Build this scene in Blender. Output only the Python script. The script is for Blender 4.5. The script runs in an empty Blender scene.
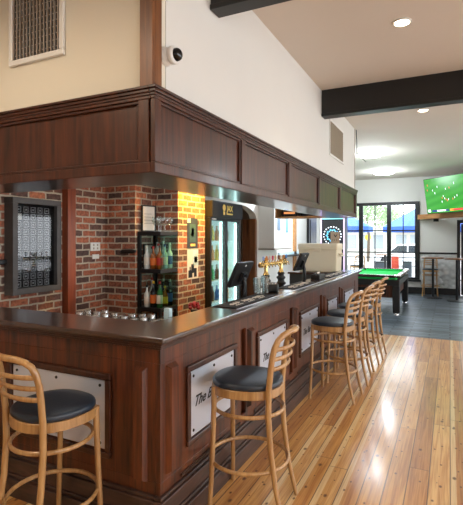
import bpy, bmesh, random
from math import sin, cos, tan, atan, radians, pi, sqrt
from mathutils import Vector, Matrix
random.seed(7)
S = bpy.context.scene
COL = S.collection

# ---------------------------------------------------------------- measuring
F = 449.0; TH = radians(25.95); CX = 231.5; CY = 239.3; EYE = 1.6
def ang(u): return TH - atan((u-CX)/F)
def yx(u, X): return -X/tan(ang(u))          # Y on the plane X
def xy(u, Y): return -Y*tan(ang(u))          # X on the plane Y
def dep(X, Y): return -X*sin(TH)+Y*cos(TH)
def zz(v, X, Y): return EYE+(CY-v)*dep(X, Y)/F
def ray(u, d):
    r = (u-CX)/F*d
    return r*cos(TH)-d*sin(TH), r*sin(TH)+d*cos(TH)

# ---------------------------------------------------------------- materials
def srgb(r, g, b):
    def f(c):
        c = c/255.0
        return c/12.92 if c <= .04045 else ((c+.055)/1.055)**2.4
    return (f(r), f(g), f(b), 1)
def newmat(name):
    m = bpy.data.materials.new(name); m.use_nodes = True
    nt = m.node_tree; b = nt.nodes['Principled BSDF']
    return m, nt, b
def plain(name, col, rough=.5, metal=0, coat=0, noise=.06, nscale=8, bump=0, spec=.5):
    m, nt, b = newmat(name)
    b.inputs['Roughness'].default_value = rough
    b.inputs['Metallic'].default_value = metal
    b.inputs['Coat Weight'].default_value = coat
    b.inputs['Coat Roughness'].default_value = .12
    b.inputs['Specular IOR Level'].default_value = spec
    tc = nt.nodes.new('ShaderNodeTexCoord'); n = nt.nodes.new('ShaderNodeTexNoise')
    n.inputs['Scale'].default_value = nscale; n.inputs['Detail'].default_value = 5
    nt.links.new(tc.outputs['Object'], n.inputs['Vector'])
    mx = nt.nodes.new('ShaderNodeMix'); mx.data_type = 'RGBA'
    c = srgb(*col)
    mx.inputs['A'].default_value = tuple(max(0, x*(1-noise)) for x in c[:3])+(1,)
    mx.inputs['B'].default_value = tuple(min(1, x*(1+noise)) for x in c[:3])+(1,)
    nt.links.new(n.outputs['Fac'], mx.inputs['Factor']); nt.links.new(mx.outputs['Result'], b.inputs['Base Color'])
    if bump:
        bp = nt.nodes.new('ShaderNodeBump'); bp.inputs['Strength'].default_value = bump; bp.inputs['Distance'].default_value = .01
        nt.links.new(n.outputs['Fac'], bp.inputs['Height']); nt.links.new(bp.outputs['Normal'], b.inputs['Normal'])
    return m
def wood(name, c1, c2, stretch=(14, 14, 1.2), rough=.35, coat=.3, bump=.08, contrast=(.3, .7)):
    m, nt, b = newmat(name); L = nt.links.new
    b.inputs['Roughness'].default_value = rough; b.inputs['Coat Weight'].default_value = coat; b.inputs['Coat Roughness'].default_value = .15
    tc = nt.nodes.new('ShaderNodeTexCoord'); mp = nt.nodes.new('ShaderNodeMapping'); mp.inputs['Scale'].default_value = stretch
    n = nt.nodes.new('ShaderNodeTexNoise'); n.inputs['Scale'].default_value = 2.2; n.inputs['Detail'].default_value = 8; n.inputs['Distortion'].default_value = .6
    n2 = nt.nodes.new('ShaderNodeTexNoise'); n2.inputs['Scale'].default_value = 9; n2.inputs['Detail'].default_value = 4
    L(tc.outputs['Object'], mp.inputs['Vector']); L(mp.outputs['Vector'], n.inputs['Vector']); L(mp.outputs['Vector'], n2.inputs['Vector'])
    ad = nt.nodes.new('ShaderNodeMath'); ad.operation = 'MULTIPLY_ADD'; ad.inputs[1].default_value = .3
    L(n2.outputs['Fac'], ad.inputs[0])
    sc = nt.nodes.new('ShaderNodeMath'); sc.operation = 'MULTIPLY'; sc.inputs[1].default_value = .7
    L(n.outputs['Fac'], sc.inputs[0]); L(sc.outputs[0], ad.inputs[2])
    r = nt.nodes.new('ShaderNodeValToRGB'); r.color_ramp.elements[0].position = contrast[0]; r.color_ramp.elements[1].position = contrast[1]
    r.color_ramp.elements[0].color = srgb(*c1); r.color_ramp.elements[1].color = srgb(*c2)
    L(ad.outputs[0], r.inputs['Fac']); L(r.outputs['Color'], b.inputs['Base Color'])
    bp = nt.nodes.new('ShaderNodeBump'); bp.inputs['Strength'].default_value = bump; bp.inputs['Distance'].default_value = .004
    L(n2.outputs['Fac'], bp.inputs['Height']); L(bp.outputs['Normal'], b.inputs['Normal'])
    return m
def emit(name, col, strength):
    m, nt, b = newmat(name)
    b.inputs['Base Color'].default_value = srgb(*col); b.inputs['Emission Color'].default_value = srgb(*col)
    b.inputs['Emission Strength'].default_value = strength; b.inputs['Roughness'].default_value = .4
    return m
def pane(name, tint=(255, 255, 255), refl=.07, rough=.02, k=.5):
    m = bpy.data.materials.new(name); m.use_nodes = True; nt = m.node_tree; nt.nodes.clear()
    o = nt.nodes.new('ShaderNodeOutputMaterial'); t = nt.nodes.new('ShaderNodeBsdfTransparent'); g = nt.nodes.new('ShaderNodeBsdfGlossy')
    g.inputs['Roughness'].default_value = rough; t.inputs['Color'].default_value = srgb(*tint)
    lw = nt.nodes.new('ShaderNodeLayerWeight'); lw.inputs['Blend'].default_value = .25
    ma = nt.nodes.new('ShaderNodeMath'); ma.operation = 'MULTIPLY_ADD'; ma.inputs[1].default_value = k; ma.inputs[2].default_value = refl
    x = nt.nodes.new('ShaderNodeMixShader')
    nt.links.new(lw.outputs['Fresnel'], ma.inputs[0]); nt.links.new(ma.outputs[0], x.inputs['Fac'])
    nt.links.new(t.outputs[0], x.inputs[1]); nt.links.new(g.outputs[0], x.inputs[2]); nt.links.new(x.outputs[0], o.inputs['Surface'])
    return m
def brickmat():
    m, nt, b = newmat('old_red_brick'); L = nt.links.new
    tc = nt.nodes.new('ShaderNodeTexCoord'); sp = nt.nodes.new('ShaderNodeSeparateXYZ'); L(tc.outputs['Object'], sp.inputs[0])
    ad = nt.nodes.new('ShaderNodeMath'); ad.operation = 'ADD'; L(sp.outputs['X'], ad.inputs[0]); L(sp.outputs['Y'], ad.inputs[1])
    cb = nt.nodes.new('ShaderNodeCombineXYZ'); L(ad.outputs[0], cb.inputs['X']); L(sp.outputs['Z'], cb.inputs['Y'])
    ns = nt.nodes.new('ShaderNodeTexNoise'); ns.inputs['Scale'].default_value = 14; ns.inputs['Detail'].default_value = 3
    L(tc.outputs['Object'], ns.inputs['Vector'])
    off = nt.nodes.new('ShaderNodeVectorMath'); off.operation = 'SCALE'; off.inputs['Scale'].default_value = .018
    L(ns.outputs['Color'], off.inputs[0])
    va = nt.nodes.new('ShaderNodeVectorMath'); va.operation = 'ADD'; L(cb.outputs[0], va.inputs[0]); L(off.outputs[0], va.inputs[1])
    br = nt.nodes.new('ShaderNodeTexBrick'); br.inputs['Scale'].default_value = 1
    br.inputs['Brick Width'].default_value = .205; br.inputs['Row Height'].default_value = .0745
    br.inputs['Mortar Size'].default_value = .010; br.inputs['Mortar Smooth'].default_value = .25; br.inputs['Bias'].default_value = 0
    br.inputs['Color1'].default_value = (0, 0, 0, 1); br.inputs['Color2'].default_value = (1, 1, 1, 1); br.inputs['Mortar'].default_value = (.5, .5, .5, 1)
    L(va.outputs[0], br.inputs['Vector'])
    rp = nt.nodes.new('ShaderNodeValToRGB'); e = rp.color_ramp.elements
    e[0].color = srgb(80, 62, 58); e[0].position = 0; e[1].color = srgb(186, 116, 84); e[1].position = 1
    for p, c in ((.22, (108, 78, 68)), (.45, (142, 90, 70)), (.75, (164, 98, 72))):
        q = e.new(p); q.color = srgb(*c)
    L(br.outputs['Color'], rp.inputs['Fac'])
    n2 = nt.nodes.new('ShaderNodeTexNoise'); n2.inputs['Scale'].default_value = 30; n2.inputs['Detail'].default_value = 6; L(tc.outputs['Object'], n2.inputs['Vector'])
    r2 = nt.nodes.new('ShaderNodeValToRGB'); r2.color_ramp.elements[0].position = .3; r2.color_ramp.elements[1].position = .75
    r2.color_ramp.elements[0].color = (.5, .5, .52, 1); r2.color_ramp.elements[1].color = (1.4, 1.34, 1.28, 1); L(n2.outputs['Fac'], r2.inputs['Fac'])
    mu = nt.nodes.new('ShaderNodeMix'); mu.data_type = 'RGBA'; mu.blend_type = 'MULTIPLY'; mu.inputs['Factor'].default_value = 1
    L(rp.outputs['Color'], mu.inputs['A']); L(r2.outputs['Color'], mu.inputs['B'])
    mx = nt.nodes.new('ShaderNodeMix'); mx.data_type = 'RGBA'; L(br.outputs['Fac'], mx.inputs['Factor'])
    L(mu.outputs['Result'], mx.inputs['A']); mx.inputs['B'].default_value = srgb(176, 166, 148)
    L(mx.outputs['Result'], b.inputs['Base Color']); b.inputs['Roughness'].default_value = .85
    iv = nt.nodes.new('ShaderNodeMath'); iv.operation = 'MULTIPLY_ADD'; iv.inputs[1].default_value = -1; iv.inputs[2].default_value = 1
    L(br.outputs['Fac'], iv.inputs[0])
    a2 = nt.nodes.new('ShaderNodeMath'); a2.operation = 'MULTIPLY_ADD'; a2.inputs[1].default_value = .35; L(n2.outputs['Fac'], a2.inputs[0]); L(iv.outputs[0], a2.inputs[2])
    bp = nt.nodes.new('ShaderNodeBump'); bp.inputs['Strength'].default_value = .7; bp.inputs['Distance'].default_value = .012
    L(a2.outputs[0], bp.inputs['Height']); L(bp.outputs['Normal'], b.inputs['Normal'])
    return m
def floormat():
    m, nt, b = newmat('pine_floorboards'); L = nt.links.new; N = nt.nodes.new
    def M(op, a, b_=None, c=None):
        n = N('ShaderNodeMath'); n.operation = op
        for i, v in enumerate((a, b_, c)):
            if v is None: continue
            if isinstance(v, (int, float)): n.inputs[i].default_value = v
            else: L(v, n.inputs[i])
        return n.outputs[0]
    tc = N('ShaderNodeTexCoord'); sp = N('ShaderNodeSeparateXYZ'); L(tc.outputs['Object'], sp.inputs[0])
    x, y = sp.outputs['X'], sp.outputs['Y']
    xs = M('DIVIDE', x, .128); bi = M('FLOOR', xs); fx = M('FRACT', xs)
    w1 = N('ShaderNodeTexWhiteNoise'); w1.noise_dimensions = '1D'; L(bi, w1.inputs['W'])
    ys = M('ADD', M('DIVIDE', y, 2.3), M('MULTIPLY', w1.outputs['Value'], 7)); yi = M('FLOOR', ys); fy = M('FRACT', ys)
    cb = N('ShaderNodeCombineXYZ'); L(bi, cb.inputs['X']); L(yi, cb.inputs['Y'])
    w2 = N('ShaderNodeTexWhiteNoise'); w2.noise_dimensions = '2D'; L(cb.outputs[0], w2.inputs['Vector'])
    # grain, different on every board
    gx = M('ADD', M('MULTIPLY', x, 26), M('MULTIPLY', w2.outputs['Value'], 90)); gy = M('MULTIPLY', y, 1.1)
    gv = N('ShaderNodeCombineXYZ'); L(gx, gv.inputs['X']); L(gy, gv.inputs['Y']); L(w2.outputs['Value'], gv.inputs['Z'])
    g = N('ShaderNodeTexNoise'); g.inputs['Scale'].default_value = 1.5; g.inputs['Detail'].default_value = 7; g.inputs['Distortion'].default_value = 1.0; L(gv.outputs[0], g.inputs['Vector'])
    cr = N('ShaderNodeValToRGB'); e = cr.color_ramp.elements
    e[0].position = .0; e[0].color = srgb(158, 102, 52); e[1].position = 1; e[1].color = srgb(232, 198, 138)
    q = e.new(.4); q.color = srgb(190, 134, 72); q = e.new(.7); q.color = srgb(214, 164, 98)
    L(M('ADD', M('MULTIPLY', w2.outputs['Value'], .55), M('MULTIPLY', g.outputs['Fac'], .5)), cr.inputs['Fac'])
    gr = N('ShaderNodeValToRGB'); gr.color_ramp.elements[0].position = .36; gr.color_ramp.elements[1].position = .55
    gr.color_ramp.elements[0].color = (.66, .52, .42, 1); gr.color_ramp.elements[1].color = (1, 1, 1, 1); L(g.outputs['Fac'], gr.inputs['Fac'])
    m1 = N('ShaderNodeMix'); m1.data_type = 'RGBA'; m1.blend_type = 'MULTIPLY'; m1.inputs['Factor'].default_value = .55
    L(cr.outputs['Color'], m1.inputs['A']); L(gr.outputs['Color'], m1.inputs['B'])
    # sapwood strip on some boards
    sap = M('MULTIPLY', M('GREATER_THAN', w1.outputs['Value'], .5), M('LESS_THAN', M('ADD', fx, M('MULTIPLY', g.outputs['Fac'], .12)), .36))
    m2 = N('ShaderNodeMix'); m2.data_type = 'RGBA'; L(M('MULTIPLY', sap, .7), m2.inputs['Factor']); L(m1.outputs['Result'], m2.inputs['A']); m2.inputs['B'].default_value = srgb(232, 208, 160)
    # fine grain lines
    fv = N('ShaderNodeCombineXYZ'); L(M('ADD', M('MULTIPLY', x, 120), M('MULTIPLY', w2.outputs['Value'], 50)), fv.inputs['X']); L(M('MULTIPLY', y, 2.2), fv.inputs['Y'])
    fg = N('ShaderNodeTexNoise'); fg.inputs['Scale'].default_value = 1; fg.inputs['Detail'].default_value = 4; L(fv.outputs[0], fg.inputs['Vector'])
    fr = N('ShaderNodeValToRGB'); fr.color_ramp.elements[0].position = .35; fr.color_ramp.elements[1].position = .55
    fr.color_ramp.elements[0].color = (.72, .62, .52, 1); fr.color_ramp.elements[1].color = (1.03, 1.03, 1.03, 1); L(fg.outputs['Fac'], fr.inputs['Fac'])
    m25 = N('ShaderNodeMix'); m25.data_type = 'RGBA'; m25.blend_type = 'MULTIPLY'; m25.inputs['Factor'].default_value = .6
    L(m2.outputs['Result'], m25.inputs['A']); L(fr.outputs['Color'], m25.inputs['B'])
    # knots: at most one in each 20 cm of a board
    def knots(step, seed, rmin, rmax, prob):
        ky = M('ADD', M('DIVIDE', y, step), M('MULTIPLY', w1.outputs['Value'], 31.7+seed)); kid = M('FLOOR', ky); kf_ = M('FRACT', ky)
        kc = N('ShaderNodeCombineXYZ'); L(M('ADD', bi, seed), kc.inputs['X']); L(kid, kc.inputs['Y'])
        kw = N('ShaderNodeTexWhiteNoise'); kw.noise_dimensions = '2D'; L(kc.outputs[0], kw.inputs['Vector'])
        sp2 = N('ShaderNodeSeparateColor'); L(kw.outputs['Color'], sp2.inputs[0])
        dx_ = M('MULTIPLY', M('SUBTRACT', fx, M('MULTIPLY_ADD', sp2.outputs[0], .7, .15)), .128)
        dy_ = M('MULTIPLY', M('SUBTRACT', kf_, M('MULTIPLY_ADD', sp2.outputs[1], .6, .2)), step*.6)
        dist = M('SQRT', M('ADD', M('MULTIPLY', dx_, dx_), M('MULTIPLY', dy_, dy_)))
        rad = M('MULTIPLY_ADD', sp2.outputs[2], rmax-rmin, rmin)
        q_ = N('ShaderNodeMapRange'); q_.inputs['From Min'].default_value = .6; q_.inputs['From Max'].default_value = 1.4; q_.inputs['To Min'].default_value = 1; q_.inputs['To Max'].default_value = 0
        L(M('DIVIDE', dist, rad), q_.inputs['Value'])
        return M('MULTIPLY', q_.outputs[0], M('LESS_THAN', kw.outputs['Value'], prob))
    kf = M('MAXIMUM', knots(.17, 3, .003, .008, .75), knots(.5, 11, .006, .012, .6))
    m3 = N('ShaderNodeMix'); m3.data_type = 'RGBA'; L(M('MULTIPLY', kf, .85), m3.inputs['Factor']); L(m25.outputs['Result'], m3.inputs['A']); m3.inputs['B'].default_value = srgb(70, 30, 16)
    # joints
    j = M('MAXIMUM', M('LESS_THAN', fx, .035), M('MAXIMUM', M('GREATER_THAN', fx, .985), M('LESS_THAN', fy, .0022)))
    m4 = N('ShaderNodeMix'); m4.data_type = 'RGBA'; L(M('MULTIPLY', j, .8), m4.inputs['Factor']); L(m3.outputs['Result'], m4.inputs['A']); m4.inputs['B'].default_value = srgb(52, 32, 22)
    L(m4.outputs['Result'], b.inputs['Base Color'])
    # worn lacquer
    rn = N('ShaderNodeTexNoise'); rn.inputs['Scale'].default_value = 3; rn.inputs['Detail'].default_value = 6; L(tc.outputs['Object'], rn.inputs['Vector'])
    mr = N('ShaderNodeMapRange'); mr.inputs['To Min'].default_value = .30; mr.inputs['To Max'].default_value = .46; L(rn.outputs['Fac'], mr.inputs['Value']); L(mr.outputs[0], b.inputs['Roughness'])
    wv = N('ShaderNodeMath'); wv.operation = 'MULTIPLY_ADD'; wv.inputs[1].default_value = -.6; L(j, wv.inputs[0]); L(M('ADD', M('MULTIPLY', g.outputs['Fac'], .12), M('MULTIPLY', rn.outputs['Fac'], 1.2)), wv.inputs[2])
    bp = N('ShaderNodeBump'); bp.inputs['Strength'].default_value = .5; bp.inputs['Distance'].default_value = .008; L(wv.outputs[0], bp.inputs['Height']); L(bp.outputs['Normal'], b.inputs['Normal'])
    b.inputs['Coat Weight'].default_value = .6; b.inputs['Coat Roughness'].default_value = .14
    return m
def slatemat():
    m, nt, b = newmat('dark_slate_planks'); L = nt.links.new; N = nt.nodes.new
    tc = N('ShaderNodeTexCoord'); br = N('ShaderNodeTexBrick'); L(tc.outputs['Object'], br.inputs['Vector'])
    br.inputs['Scale'].default_value = 1; br.inputs['Brick Width'].default_value = .62; br.inputs['Row Height'].default_value = .12; br.inputs['Mortar Size'].default_value = .013
    br.inputs['Color1'].default_value = srgb(40, 48, 56); br.inputs['Color2'].default_value = srgb(98, 110, 120); br.inputs['Mortar'].default_value = srgb(16, 18, 20)
    n = N('ShaderNodeTexNoise'); n.inputs['Scale'].default_value = 7; n.inputs['Detail'].default_value = 6; L(tc.outputs['Object'], n.inputs['Vector'])
    r = N('ShaderNodeValToRGB'); r.color_ramp.elements[0].position = .3; r.color_ramp.elements[1].position = .7; r.color_ramp.elements[0].color = (.78, .78, .78, 1); r.color_ramp.elements[1].color = (1.15, 1.15, 1.15, 1); L(n.outputs['Fac'], r.inputs['Fac'])
    mu = N('ShaderNodeMix'); mu.data_type = 'RGBA'; mu.blend_type = 'MULTIPLY'; mu.inputs['Factor'].default_value = 1; L(br.outputs['Color'], mu.inputs['A']); L(r.outputs['Color'], mu.inputs['B'])
    L(mu.outputs['Result'], b.inputs['Base Color'])
    mr = N('ShaderNodeMapRange'); mr.inputs['To Min'].default_value = .30; mr.inputs['To Max'].default_value = .5; L(n.outputs['Fac'], mr.inputs['Value']); L(mr.outputs[0], b.inputs['Roughness'])
    bp = N('ShaderNodeBump'); bp.inputs['Strength'].default_value = .12; bp.inputs['Distance'].default_value = .01; L(n.outputs['Fac'], bp.inputs['Height']); L(bp.outputs['Normal'], b.inputs['Normal'])
    return m
def pitchmat():
    m, nt, b = newmat('football_pitch_picture'); L = nt.links.new; N = nt.nodes.new
    tc = N('ShaderNodeTexCoord'); mp = N('ShaderNodeMapping'); mp.inputs['Rotation'].default_value = (0, radians(12), 0); L(tc.outputs['Object'], mp.inputs['Vector'])
    w = N('ShaderNodeTexWave'); w.wave_type = 'BANDS'; w.bands_direction = 'Z'; w.inputs['Scale'].default_value = 1.6; w.inputs['Distortion'].default_value = .6; L(mp.outputs['Vector'], w.inputs['Vector'])
    r = N('ShaderNodeValToRGB'); r.color_ramp.elements[0].color = srgb(40, 134, 36); r.color_ramp.elements[1].color = srgb(54, 146, 46); L(w.outputs['Fac'], r.inputs['Fac'])
    L(r.outputs['Color'], b.inputs['Emission Color']); b.inputs['Emission Strength'].default_value = 1.25
    b.inputs['Base Color'].default_value = (.02, .03, .02, 1); b.inputs['Roughness'].default_value = .25
    return m
def embossmat():
    m, nt, b = newmat('embossed_white_panel'); L = nt.links.new; N = nt.nodes.new
    tc = N('ShaderNodeTexCoord'); v = N('ShaderNodeTexVoronoi'); v.feature = 'SMOOTH_F1'; v.inputs['Scale'].default_value = 9; L(tc.outputs['Object'], v.inputs['Vector'])
    r = N('ShaderNodeValToRGB'); r.color_ramp.elements[0].color = srgb(206, 206, 204); r.color_ramp.elements[1].color = srgb(165, 166, 166); L(v.outputs['Distance'], r.inputs['Fac']); L(r.outputs['Color'], b.inputs['Base Color'])
    bp = N('ShaderNodeBump'); bp.inputs['Strength'].default_value = 1; bp.inputs['Distance'].default_value = .05; L(v.outputs['Distance'], bp.inputs['Height']); L(bp.outputs['Normal'], b.inputs['Normal'])
    b.inputs['Roughness'].default_value = .5
    return m

M_BRICK = brickmat(); M_FLOOR = floormat(); M_SLATE = slatemat()
M_MAHOG = wood('mahogany_panelling', (36, 15, 6), (104, 50, 20), (9, 9, .7), .4, .15, contrast=(.36, .66))
M_MAHOG_D = wood('dark_mahogany_moulding', (36, 16, 8), (78, 38, 18), (9, 9, 1.2), .35, .2)
M_BULK = wood('walnut_brown_bulkhead_wood', (32, 14, 6), (92, 45, 18), (10, 10, .7), .4, .25)
M_SOFFIT = wood('lacquered_soffit_board', (40, 24, 18), (78, 52, 40), (8, 1, 8), .3, .6)
M_TOP = wood('varnished_bar_top', (40, 22, 12), (72, 44, 24), (3, 3, 3), .3, 1.0, .02)
M_PLINTH = wood('scuffed_dark_plinth', (30, 18, 14), (78, 52, 42), (2, 2, 12), .45, .2)
M_OAK = wood('pale_bentwood', (140, 98, 56), (190, 148, 94), (16, 16, 1.5), .34, .4)
M_POST = wood('orange_brown_timber', (84, 48, 24), (136, 84, 44), (14, 14, 1), .45, .1)
M_REDPOST = wood('reddish_timber_post', (104, 44, 22), (150, 72, 34), (14, 14, 1), .4, .2)
M_SHELFW = wood('raw_timber_shelf', (150, 100, 54), (204, 148, 90), (1.2, 12, 12), .6, 0)
M_TABLEW = wood('brown_table_top_wood', (104, 70, 48), (140, 98, 68), (2, 10, 10), .35, .2)
M_WALL = plain('matte_white_wall_paint', (214, 212, 206), .75, noise=.02, nscale=3)
M_WALLC = plain('cream_wall_paint', (216, 208, 190), .75, noise=.02, nscale=3)
M_CEIL = plain('ceiling_paint', (214, 204, 192), .8, noise=.02, nscale=2)
M_BLACKW = plain('black_painted_timber', (17, 17, 18), .4, noise=.2, nscale=20)
M_BLACK = plain('matte_black_plastic', (20, 20, 22), .45, noise=.1)
M_BLACKM = plain('black_powder_coated_steel', (24, 25, 27), .4, metal=.3, noise=.1)
M_GREYFR = plain('weathered_dark_grey_timber', (70, 68, 68), .6, noise=.35, nscale=14)
M_LEATHER = plain('blue_black_vinyl', (36, 46, 58), .38, noise=.12, nscale=60, bump=.1)
M_STEEL = plain('brushed_steel_plate', (206, 214, 228), .3, metal=.5, noise=.05, nscale=3)
M_CHROME = plain('polished_chrome', (220, 220, 222), .12, metal=1, noise=.02)
M_BRASS = plain('polished_brass', (226, 196, 130), .25, metal=1, noise=.04)
M_SCREW = plain('black_screw_cap', (14, 14, 16), .4)
M_INK = plain('black_lettering', (18, 18, 22), .5)
M_WHITE = plain('white_plastic', (226, 226, 222), .4, noise=.02)
M_VENTF = plain('white_vent_enamel', (222, 220, 214), .45, noise=.02)
M_SLAT = plain('grey_vent_slat', (168, 158, 148), .4, metal=.4, noise=.05)
M_DARK = plain('dark_void', (16, 14, 13), .9)
M_TAN = plain('tan_filter_mesh', (138, 124, 104), .7, noise=.12, nscale=60)
M_GREEN = plain('green_billiard_cloth', (16, 196, 84), .9, noise=.04, nscale=60)
M_COOLER = plain('cream_moulded_plastic', (216, 204, 176), .5, noise=.02)
M_WINGLASS = pane('window_glass', (250, 253, 252), .02)
M_CLEAR = pane('clear_drinking_glass', (232, 238, 238), .12)
M_DOORGLASS = pane('fridge_door_glass', (238, 248, 248), .04)
M_DISPLAYGLASS = pane('display_case_glass', (225, 228, 230), .03, k=.2)
M_LED = emit('cool_white_led', (224, 250, 248), 5)
M_FRIDGEIN = emit('glowing_fridge_lining', (190, 212, 212), .8)  # lining itself glows, standing in for LED light spread inside
M_TUBE = emit('cool_ceiling_lamp', (236, 247, 255), 20)
M_DOWN = emit('warm_downlight', (255, 232, 196), 22)
M_PURPLE = emit('lavender_led', (206, 180, 236), .8)
M_CYAN = emit('cyan_display', (130, 200, 214), 1.0)
M_BLUESEG = emit('blue_dartboard_segment', (80, 170, 224), .9)
M_WHITESEG = emit('white_number_lamp', (240, 244, 255), 1.3)
M_AMBER = emit('amber_lamp', (230, 150, 90), .6)
M_PITCH = pitchmat(); M_EMBOSS = embossmat()
M_GOLD = plain('gold_print', (226, 190, 96), .4, noise=.02)
M_PAPER = plain('off_white_paper', (222, 214, 202), .7, noise=.08, nscale=40)

# ---------------------------------------------------------------- mesh tools
class MB:
    def __init__(s): s.bm = bmesh.new()
    def box(s, x0, x1, y0, y1, z0, z1, rot=None, piv=None):
        r = bmesh.ops.create_cube(s.bm, size=1)
        M = Matrix.Translation(((x0+x1)/2, (y0+y1)/2, (z0+z1)/2)) @ Matrix.Diagonal((abs(x1-x0), abs(y1-y0), abs(z1-z0), 1))
        if rot is not None:
            p = Vector(piv) if piv else Vector(((x0+x1)/2, (y0+y1)/2, (z0+z1)/2))
            M = Matrix.Translation(p) @ rot @ Matrix.Translation(-p) @ M
        bmesh.ops.transform(s.bm, matrix=M, verts=r['verts']); return s
    def lathe(s, prof, c=(0, 0, 0), seg=20, axis='Z', cap=True):
        rings = []
        for r, z in prof:
            ring = []
            for i in range(seg):
                a = 2*pi*i/seg
                p = (r*cos(a), r*sin(a), z)
                if axis == 'X': p = (p[2], p[0], p[1])
                elif axis == 'Y': p = (p[1], p[2], p[0])
                ring.append(s.bm.verts.new((p[0]+c[0], p[1]+c[1], p[2]+c[2])))
            rings.append(ring)
        for a, b in zip(rings, rings[1:]):
            for i in range(seg):
                j = (i+1) % seg; s.bm.faces.new((a[i], a[j], b[j], b[i]))
        if cap:
            s.bm.faces.new(list(reversed(rings[0]))); s.bm.faces.new(rings[-1])
        return s
    def cyl(s, c, r, h, axis='Z', seg=20): return s.lathe([(r, 0), (r, h)], c, seg, axis)
    def tube(s, pts, r, seg=8, closed=False, flat=1.0, up=(0, 0, 1)):
        P = [Vector(p) for p in pts]; n = len(P); rings = []
        for i, p in enumerate(P):
            a = P[(i-1) % n] if (closed or i > 0) else P[i]; b = P[(i+1) % n] if (closed or i < n-1) else P[i]
            t = (b-a).normalized(); u = Vector(up)
            if abs(t.dot(u)) > .95: u = Vector((0, 1, 0)) if abs(t.y) < .9 else Vector((1, 0, 0))
            x = t.cross(u).normalized(); y = x.cross(t).normalized()
            rr = r[i] if isinstance(r, (list, tuple)) else r
            rings.append([s.bm.verts.new(p + x*(rr*flat*cos(2*pi*k/seg)) + y*(rr*sin(2*pi*k/seg))) for k in range(seg)])
        m = n if closed else n-1
        for i in range(m):
            a, b = rings[i], rings[(i+1) % n]
            for k in range(seg):
                l = (k+1) % seg; s.bm.faces.new((a[k], a[l], b[l], b[k]))
        if not closed:
            s.bm.faces.new(list(reversed(rings[0]))); s.bm.faces.new(rings[-1])
        return s
    def prism(s, poly, z0, z1, M=None):
        a = [s.bm.verts.new((x, y, z0)) for x, y in poly]; b = [s.bm.verts.new((x, y, z1)) for x, y in poly]
        n = len(poly); s.bm.faces.new(list(reversed(a))); s.bm.faces.new(b)
        for i in range(n):
            j = (i+1) % n; s.bm.faces.new((a[i], a[j], b[j], b[i]))
        if M is not None: bmesh.ops.transform(s.bm, matrix=M, verts=a+b)
        return s
    def build(s, name, mat, parent=None, bevel=0, smooth=False, world=False, loc=None, segs=2):
        if world and parent is not None:
            inv = (Matrix.Translation(parent.location) @ Matrix.Rotation(parent.rotation_euler.z, 4, 'Z')).inverted()
            bmesh.ops.transform(s.bm, matrix=inv, verts=s.bm.verts)
        bmesh.ops.recalc_face_normals(s.bm, faces=s.bm.faces)
        me = bpy.data.meshes.new(name); s.bm.to_mesh(me); s.bm.free()
        me.materials.append(mat)
        if smooth:
            me.polygons.foreach_set('use_smooth', [True]*len(me.polygons))
            me.set_sharp_from_angle(angle=radians(50))
        o = bpy.data.objects.new(name, me); COL.objects.link(o)
        if parent is not None: o.parent = parent
        if loc: o.location = loc
        if bevel:
            md = o.modifiers.new('edge', 'BEVEL'); md.width = bevel; md.segments = segs; md.limit_method = 'ANGLE'; md.angle_limit = radians(40)
        return o
def thing(name, label, cat, loc=(0, 0, 0), rz=0, group=None):
    o = bpy.data.objects.new(name, None); COL.objects.link(o); o.empty_display_size = .1
    o.location = loc; o.rotation_euler = (0, 0, rz); o['label'] = label; o['category'] = cat
    if group: o['group'] = group
    return o
def tag(o, label, cat, group=None):
    o['label'] = label; o['category'] = cat
    if group: o['group'] = group
    return o
def struct(o): o['kind'] = 'structure'; return o
def dup(root, loc, rz=None, label=None, group=None):
    r = root.copy(); COL.objects.link(r); r.location = loc
    if rz is not None: r.rotation_euler = (0, 0, rz)
    r.scale = (1, 1, 1)
    if label: r['label'] = label
    if group: r['group'] = group
    for ch in list(root.children):
        c = ch.copy(); COL.objects.link(c); c.parent = r
        for g in list(ch.children):
            d = g.copy(); COL.objects.link(d); d.parent = c
    return r
def text_mesh(name, body, size, mat, M, parent, extrude=.001, shear=0, font_scale=(1, 1)):
    cu = bpy.data.curves.new(name+'_text', 'FONT'); cu.body = body; cu.size = size; cu.extrude = extrude; cu.shear = shear
    cu.align_x = 'CENTER'; cu.align_y = 'CENTER'; cu.resolution_u = 4; cu.offset = size*.012
    t = bpy.data.objects.new(name, cu); COL.objects.link(t)
    dg = bpy.context.evaluated_depsgraph_get(); me = bpy.data.meshes.new_from_object(t.evaluated_get(dg))
    bpy.data.objects.remove(t); me.name = name; me.transform(M); me.materials.clear(); me.materials.append(mat)
    o = bpy.data.objects.new(name, me); COL.objects.link(o); o.parent = parent
    return o
# text lying on a vertical plane facing +X (reads along +Y), and facing -Y (reads along +X)
FACE_PX = Matrix(((0, 0, 1, 0), (1, 0, 0, 0), (0, 1, 0, 0), (0, 0, 0, 1)))
FACE_MY = Matrix(((1, 0, 0, 0), (0, 0, -1, 0), (0, 1, 0, 0), (0, 0, 0, 1)))

# ================================================================ THE SETTING
CEIL = 3.44; YF = 14.3; YJ = 7.92
o = struct(MB().box(-6.2, 5.2, -3.0, YJ, -.1, 0).build('floor', M_FLOOR))
o = struct(MB().box(-6.2, 5.2, YJ, YF+.15, -.1, 0).build('floor', M_SLATE))
struct(MB().box(-6.2, 5.2, -3.0, YF+.15, CEIL, CEIL+.12).build('ceiling', M_CEIL))
struct(MB().box(-3.88, -1.55, 2.12, 7.6, 2.58, 2.66).build('ceiling', M_CEIL))
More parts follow.
